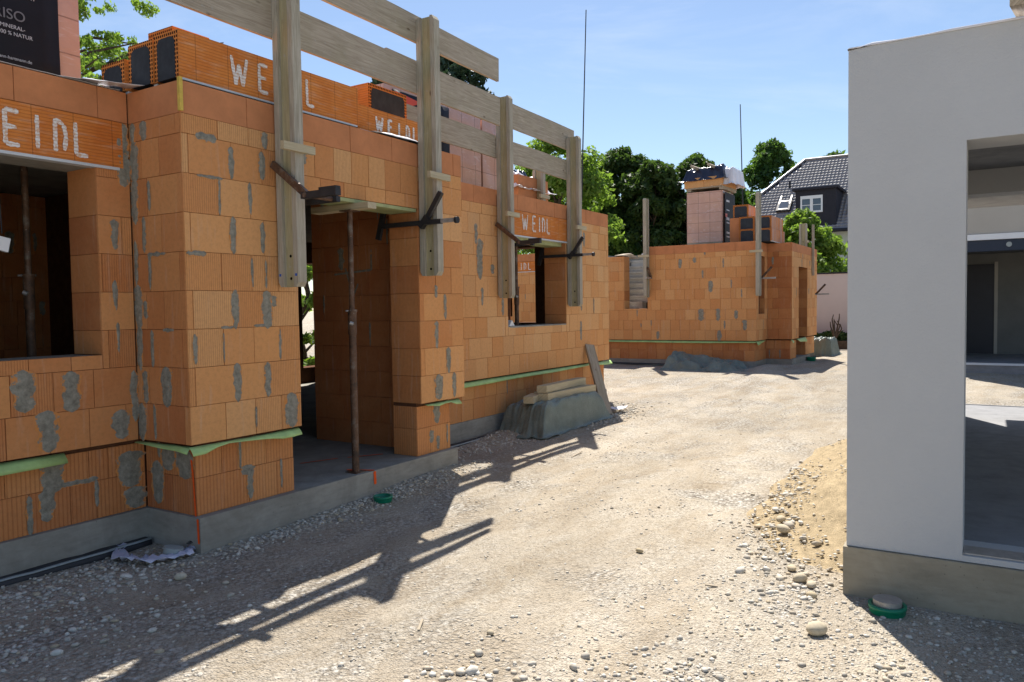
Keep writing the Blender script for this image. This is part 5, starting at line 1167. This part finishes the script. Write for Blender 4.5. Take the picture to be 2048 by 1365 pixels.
for i, (x, y, zt, c) in enumerate(((33, 13.4, 4.6, 1.7), (32, 11.2, 4.3, 1.7), (32.5, 9.2, 4.4, 1.6), (33, 7.4, 4.2, 1.5))):
    tree('shrub_tree', x, y, -.6, zt, c, 'leafmid' if i % 2 else 'leafdark', 20+i, ('dark low bushy tree at the left end of the undergrowth', 'green low bushy tree second in the undergrowth row', 'dark low bushy tree just left of the tall far pallet foot', 'green low bushy tree behind the tall far pallet foot')[i], 'undergrowth below the tree row', 12000, .17, crown0=.03)
tree('ash_tree', 29.5, 13.3, -.6, 9.1, 3.6, 'leaflight', 30, 'light green tree behind the far end of the near house railing', None, 15000, .16, nclump=80, shell=.3)
for i, (x, y, zt, c) in enumerate(((41, 17.5, 9.3, 3.2), (40.5, 13.0, 9.3, 3.0), (41, 9.6, 8.4, 2.8))):
    tree('maple_tree', x, y, -.6, zt, c, 'leafmid', 60+i, ('green tree rising behind the dark tree row, left', 'green tree rising behind the dark tree row, middle', 'green tree rising behind the dark tree row, right')[i], TG, 14000, .2)
tree('bush_tree', 26.6, 1.55, -.6, 4.05, 1.75, 'leaflight', 33, 'bright green round bush behind the garden wall in front of the tiled roof', None, 16000, .12, crown0=.30, nclump=150, cat='bush', clump_r=(.14, .22))
tree('pine_tree', 31, 25.2, -.6, 14.3, 3.4, 'needle', 40, 'left dark pine crown seen under the middle railing board', 'pines behind the near house', 5200, .22, crown0=.70, nclump=20, shell=.7, clump_r=(.11, .20))
tree('pine_tree', 31, 20.6, -.6, 14.6, 3.6, 'needle', 41, 'right dark pine crown seen beside the second post', 'pines behind the near house', 6200, .22, crown0=.66, nclump=24, shell=.7, clump_r=(.11, .20))
# pale leaved tree above the left roof: hanging branches
t = thing('locust_tree', 'pale leaved tree with hanging twigs behind the left roof pallet', 'tree', (5.6, 13.2, -.6)); rr = random.Random(77); b = MB()
limb(b, [Vector((0, 0, 0)), Vector((.1, -.1, 3.5)), Vector((.2, -.2, 7))], .22, .12, 9); clumps = []
for i in range(34):
    a = rr.uniform(math.pi*1.0, math.pi*2.0); L = rr.uniform(1.6, 3.9); z = rr.uniform(5.2, 9.8); p0 = Vector((.2, -.2, z-1.2)); p2 = Vector((L*math.cos(a)+rr.uniform(-.3, .3), L*math.sin(a), z+rr.uniform(-.3, .3))); p1 = p0.lerp(p2, .5)+Vector((0, 0, .35))
    limb(b, [p0, p1, p2], .05, .012, 6)
    for q in range(6):
        s = rr.uniform(.35, 1.05); c = p1.lerp(p2, s)+Vector((rr.uniform(-.3, .3), rr.uniform(-.3, .3), rr.uniform(-.55, .1))); clumps.append((tuple(c), rr.uniform(.09, .26)))
b.build('trunk', 'bark', t); leaves('crown', clumps, 17000, .062, 'leaflight', 78, t, shell=.2, droop=.6)
# garden behind the near house, seen through its rear window
for i, (x, y, h_, c) in enumerate(((8.9, 9.4, 1.9, 1.0), (10.4, 10.2, 2.6, 1.3), (12.3, 9.0, 2.2, 1.1))):
    tree('garden_bush', x, y, -.65, h_, c, 'leaflight', 50+i, ('bush seen through the doorway and the rear window', 'bush behind the rear window of the near house, second one', 'bush behind the near house, third and farthest')[i], 'bushes behind the near house', 3000, .13, crown0=.02, nclump=26, cat='bush')
# undergrowth strip and bare shrub in front of the garden wall
g = [((24.0+random.Random(k).uniform(-.35, .35), -3+.22*k, -.38+random.Random(k+9).uniform(-.1, .12)), .27) for k in range(26)]
mb = MB(); mb.box(23.4, 24.58, -3.2, 3.0, -.75, -.36, 0); o = mb.build('planting_bed', 'soil'); tag(o, 'dark soil bed at the foot of the garden wall', 'planting bed')
o = leaves('ground_cover', g, 5200, .12, 'leafdark', 91); o['kind'] = 'stuff'; o['label'] = 'dark ground cover plants along the garden wall'; o['category'] = 'ground cover'
t = thing('bare_shrub', 'leafless forked shrub before the garden wall next to the white house edge', 'shrub', (23.3, -.12, -.62)); b = MB(); rr = random.Random(6)
for i in range(7):
    p = Vector((0, 0, .3)); a = rr.uniform(0, 6.28); q = p+Vector((.08*math.cos(a), .22*math.cos(a*1.7), rr.uniform(.35, .75))); limb(b, [Vector((0, 0, 0)), p, q, q+Vector((0, rr.uniform(-.15, .15), .16))], .035, .012, 6)
b.build('branches', 'bark', t)

# ------------------------------------------------------------------ gravel and stones
def ico():
    p = (1+5**.5)/2; v = np.array([(-1, p, 0), (1, p, 0), (-1, -p, 0), (1, -p, 0), (0, -1, p), (0, 1, p), (0, -1, -p), (0, 1, -p), (p, 0, -1), (p, 0, 1), (-p, 0, -1), (-p, 0, 1)], float); v /= np.linalg.norm(v[0])
    f = np.array([(0, 11, 5), (0, 5, 1), (0, 1, 7), (0, 7, 10), (0, 10, 11), (1, 5, 9), (5, 11, 4), (11, 10, 2), (10, 7, 6), (7, 1, 8), (3, 9, 4), (3, 4, 2), (3, 2, 6), (3, 6, 8), (3, 8, 9), (4, 9, 5), (2, 4, 11), (6, 2, 10), (8, 6, 7), (9, 8, 1)]); return v, f
def blocked(x, y):
    if x < .05 and y > .52: return True
    if .03 < x < 2.92 and y > -.01: return True
    if x >= 2.92 and x < 8.4 and y > .80: return True
    if x > 1.33 and y < -3.68 and x < 7.98: return True
    if x > 15.1 and y > .25: return True
    if x > 16.2 and x < 18.4 and y > -.34: return True
    return False
def pile_h(x, y):
    if not (1.3 < x < 8.0 and -3.75 < y < -2.2): return 0
    e = sst(1.5, 3.2, x)*(1-sst(5.6, 7.6, x)); w = .62+.35*e+.10*mnoise.noise(Vector((x*1.7, 0, 5)))
    d = (y+3.72)/w; return .42*e*max(0, 1-d)**1.1 if d < 1 else 0
rng = np.random.default_rng(5); C0 = np.array(CAM['c'][:2]); pts = []
def add(x, y, r): 
    if not blocked(x, y): pts.append((x, y, gh(x, y)+pile_h(x, y), r))
for k in range(60000):
    d = 1.7+13*rng.random()**1.25; a = CAM['yaw']+R(rng.uniform(-43, 43)); x, y = C0[0]+d*math.cos(a), C0[1]+d*math.sin(a)
    nv_ = mnoise.noise(Vector((x*.55, y*.55, 7)))+.6*mnoise.noise(Vector((x*1.9, y*1.9, 2)))
    if rng.random() > .10+2.4*max(0, nv_-.08): continue
    add(x, y, float(np.clip(rng.lognormal(math.log(.0044), .46), .0024, .0145)))
def patch(cx, cy, sx, sy, n, r0, sg=.35, rot=0.0, rmax=.035):
    for _ in range(n):
        u, v = rng.normal()*sx, rng.normal()*sy; x = cx+u*math.cos(rot)-v*math.sin(rot); y = cy+u*math.sin(rot)+v*math.cos(rot); add(x, y, float(np.clip(rng.lognormal(math.log(r0), sg), .004, rmax)))
patch(-.75, -2.62, .22, .16, 520, .0125, rmax=.03); patch(-.35, -3.0, .30, .10, 300, .0085); patch(-.1, -3.35, .14, .12, 300, .009)
patch(1.6, -.12, .8, .09, 900, .009); patch(.5, -.12, .3, .08, 160, .008); patch(4.3, .55, 1.0, .16, 900, .010); patch(6.9, .35, .6, .2, 900, .013)
patch(1.9, -3.2, .45, .17, 300, .0075, rot=.3, rmax=.028, sg=.5); patch(3.0, -3.05, .8, .10, 420, .0085, rot=.12, sg=.5); patch(1.2, -3.5, .35, .12, 200, .0085, sg=.5); patch(.6, -3.95, .5, .2, 300, .006, sg=.5); patch(1.0, -4.3, .5, .25, 320, .007, sg=.5)
patch(-.6, .2, .5, .18, 520, .010); patch(-1.3, -.35, .5, .3, 500, .010)
pts = np.array(pts); n = len(pts); v0, f0 = ico(); nvv = len(v0)
S = pts[:, 3][:, None]*np.stack([rng.uniform(.9, 1.5, n), rng.uniform(.75, 1.15, n), rng.uniform(.45, .8, n)], 1)
ang = rng.uniform(0, 2*np.pi, n); ca, sa = np.cos(ang), np.sin(ang); jit = rng.uniform(.8, 1.2, (n, nvv, 1))
L = v0[None]*jit*S[:, None, :]; tl = rng.normal(0, .3, n); L[..., 2] += L[..., 0]*tl[:, None]*.5
Xr = L[..., 0]*ca[:, None]-L[..., 1]*sa[:, None]; Yr_ = L[..., 0]*sa[:, None]+L[..., 1]*ca[:, None]
V = np.stack([Xr+pts[:, 0][:, None], Yr_+pts[:, 1][:, None], L[..., 2]+pts[:, 2][:, None]+(pts[:, 3]*.22)[:, None]], -1).reshape(-1, 3)
Fc = (f0[None]+(np.arange(n)*nvv)[:, None, None]).reshape(-1, 3)
tn = rng.random(n); col = np.repeat(np.stack([tn, rng.random(n), rng.random(n)], 1), nvv, 0)
o = np_mesh('gravel', V, Fc, 'stone', col, smooth=True); o['kind'] = 'stuff'; o['label'] = 'loose pale gravel scattered over the building yard'; o['category'] = 'gravel'
# sand bank by the white house
xs_ = np.arange(1.3, 8.01, .055); ys_ = np.arange(-3.74, -2.2, .045)
Vp = [(x, y, gh(x, y)-.012+pile_h(x, y)*(1+.16*mnoise.noise(Vector((x*5, y*5, 1)))+.10*mnoise.noise(Vector((x*14, y*14, 4))))) for x in xs_ for y in ys_]
ny2 = len(ys_); Fp = [(i*ny2+j, (i+1)*ny2+j, (i+1)*ny2+j+1, i*ny2+j+1) for i in range(len(xs_)-1) for j in range(ny2-1)]
mb = MB(); mb.mesh(Vp, Fp, 0); o = mb.build('sand_pile', 'sand'); o['kind'] = 'stuff'; o['label'] = 'low bank of yellow sand heaped against the side of the white house'; o['category'] = 'sand pile'
def cobble(x, y, r, label, sq=(1.25, .95, .72), seed=0, group='cobbles in the yard', rot=0):
    rr = random.Random(seed); v, f = ico(); mb = MB(); V = []
    for p in v: q = Vector(p)*(1+rr.uniform(-.14, .14)); V.append((q.x*r*sq[0], q.y*r*sq[1], q.z*r*sq[2]))
    mb.mesh(V, [tuple(int(k) for k in t_) for t_ in f], 0, (rr.random(), rr.uniform(.5, 1), 0)); o = mb.build('cobble', 'bigstone'); s = o.modifiers.new('s', 'SUBSURF'); s.levels = 2; s.render_levels = 2
    o.location = (x, y, gh(x, y)+pile_h(x, y)+r*sq[2]*.62); o.rotation_euler = (0, 0, rot); return tag(o, label, 'stone', group)
for i, (x, y, r, lab) in enumerate(((2.42, -3.13, .046, 'rear one of two yellow cobbles touching each other left of the sand bank'), (2.21, -3.19, .052, 'front one of two yellow cobbles touching each other left of the sand bank'),
        (1.42, -3.46, .040, 'grey rounded cobble left of the white house corner, middle of three'), (1.37, -3.53, .036, 'reddish cobble nearest to the white house corner'), (1.22, -3.56, .032, 'small yellowish cobble in front of the white house corner'),
        (.74, -3.67, .052, 'large angular pale cobble lying alone in front of the green pipe socket'), (1.58, -3.38, .034, 'small tan cobble left of the grey rounded one'), (-.04, -2.32, .022, 'single small brown stone in the middle of the sunny foreground'),
        (-.85, -2.62, .050, 'white cobble in the gravel patch at the bottom edge'), (-.62, -2.78, .040, 'grey cobble in the gravel patch at the bottom edge'), (1.46, -2.47, .026, 'pale flat stone in the sunny middle of the yard'), (-.30, -.28, .035, 'grey cobble in the shade before the near slab corner'))):
    cobble(x, y, r, lab, (1.3, .95, .66+.1*(i % 3)), 30+i, rot=i*1.1)

for i, (x, y, L_, a_, lab) in enumerate(((-.15, -1.98, .11, .5, 'thin wood splinter lying in the sunny foreground left of the brown stone'), (4.2, -.62, .30, .1, 'thin dark stick on the gravel just outside the railing shadow'), (1.1, -3.05, .07, 2.0, 'short pale wood splinter left of the sand bank cobbles'))):
    mb = MB(); mb.obox((x, y, gh(x, y)+.008), (L_/2*math.cos(a_), L_/2*math.sin(a_), .004), (-.006*math.sin(a_), .006*math.cos(a_), 0), (0, 0, .004), grain=0); tag(mb.build('wood_splinter', 'wood'), lab, 'splinter', 'wood splinters on the ground')

# keep every top-level thing's children in place
bpy.context.view_layer.update()
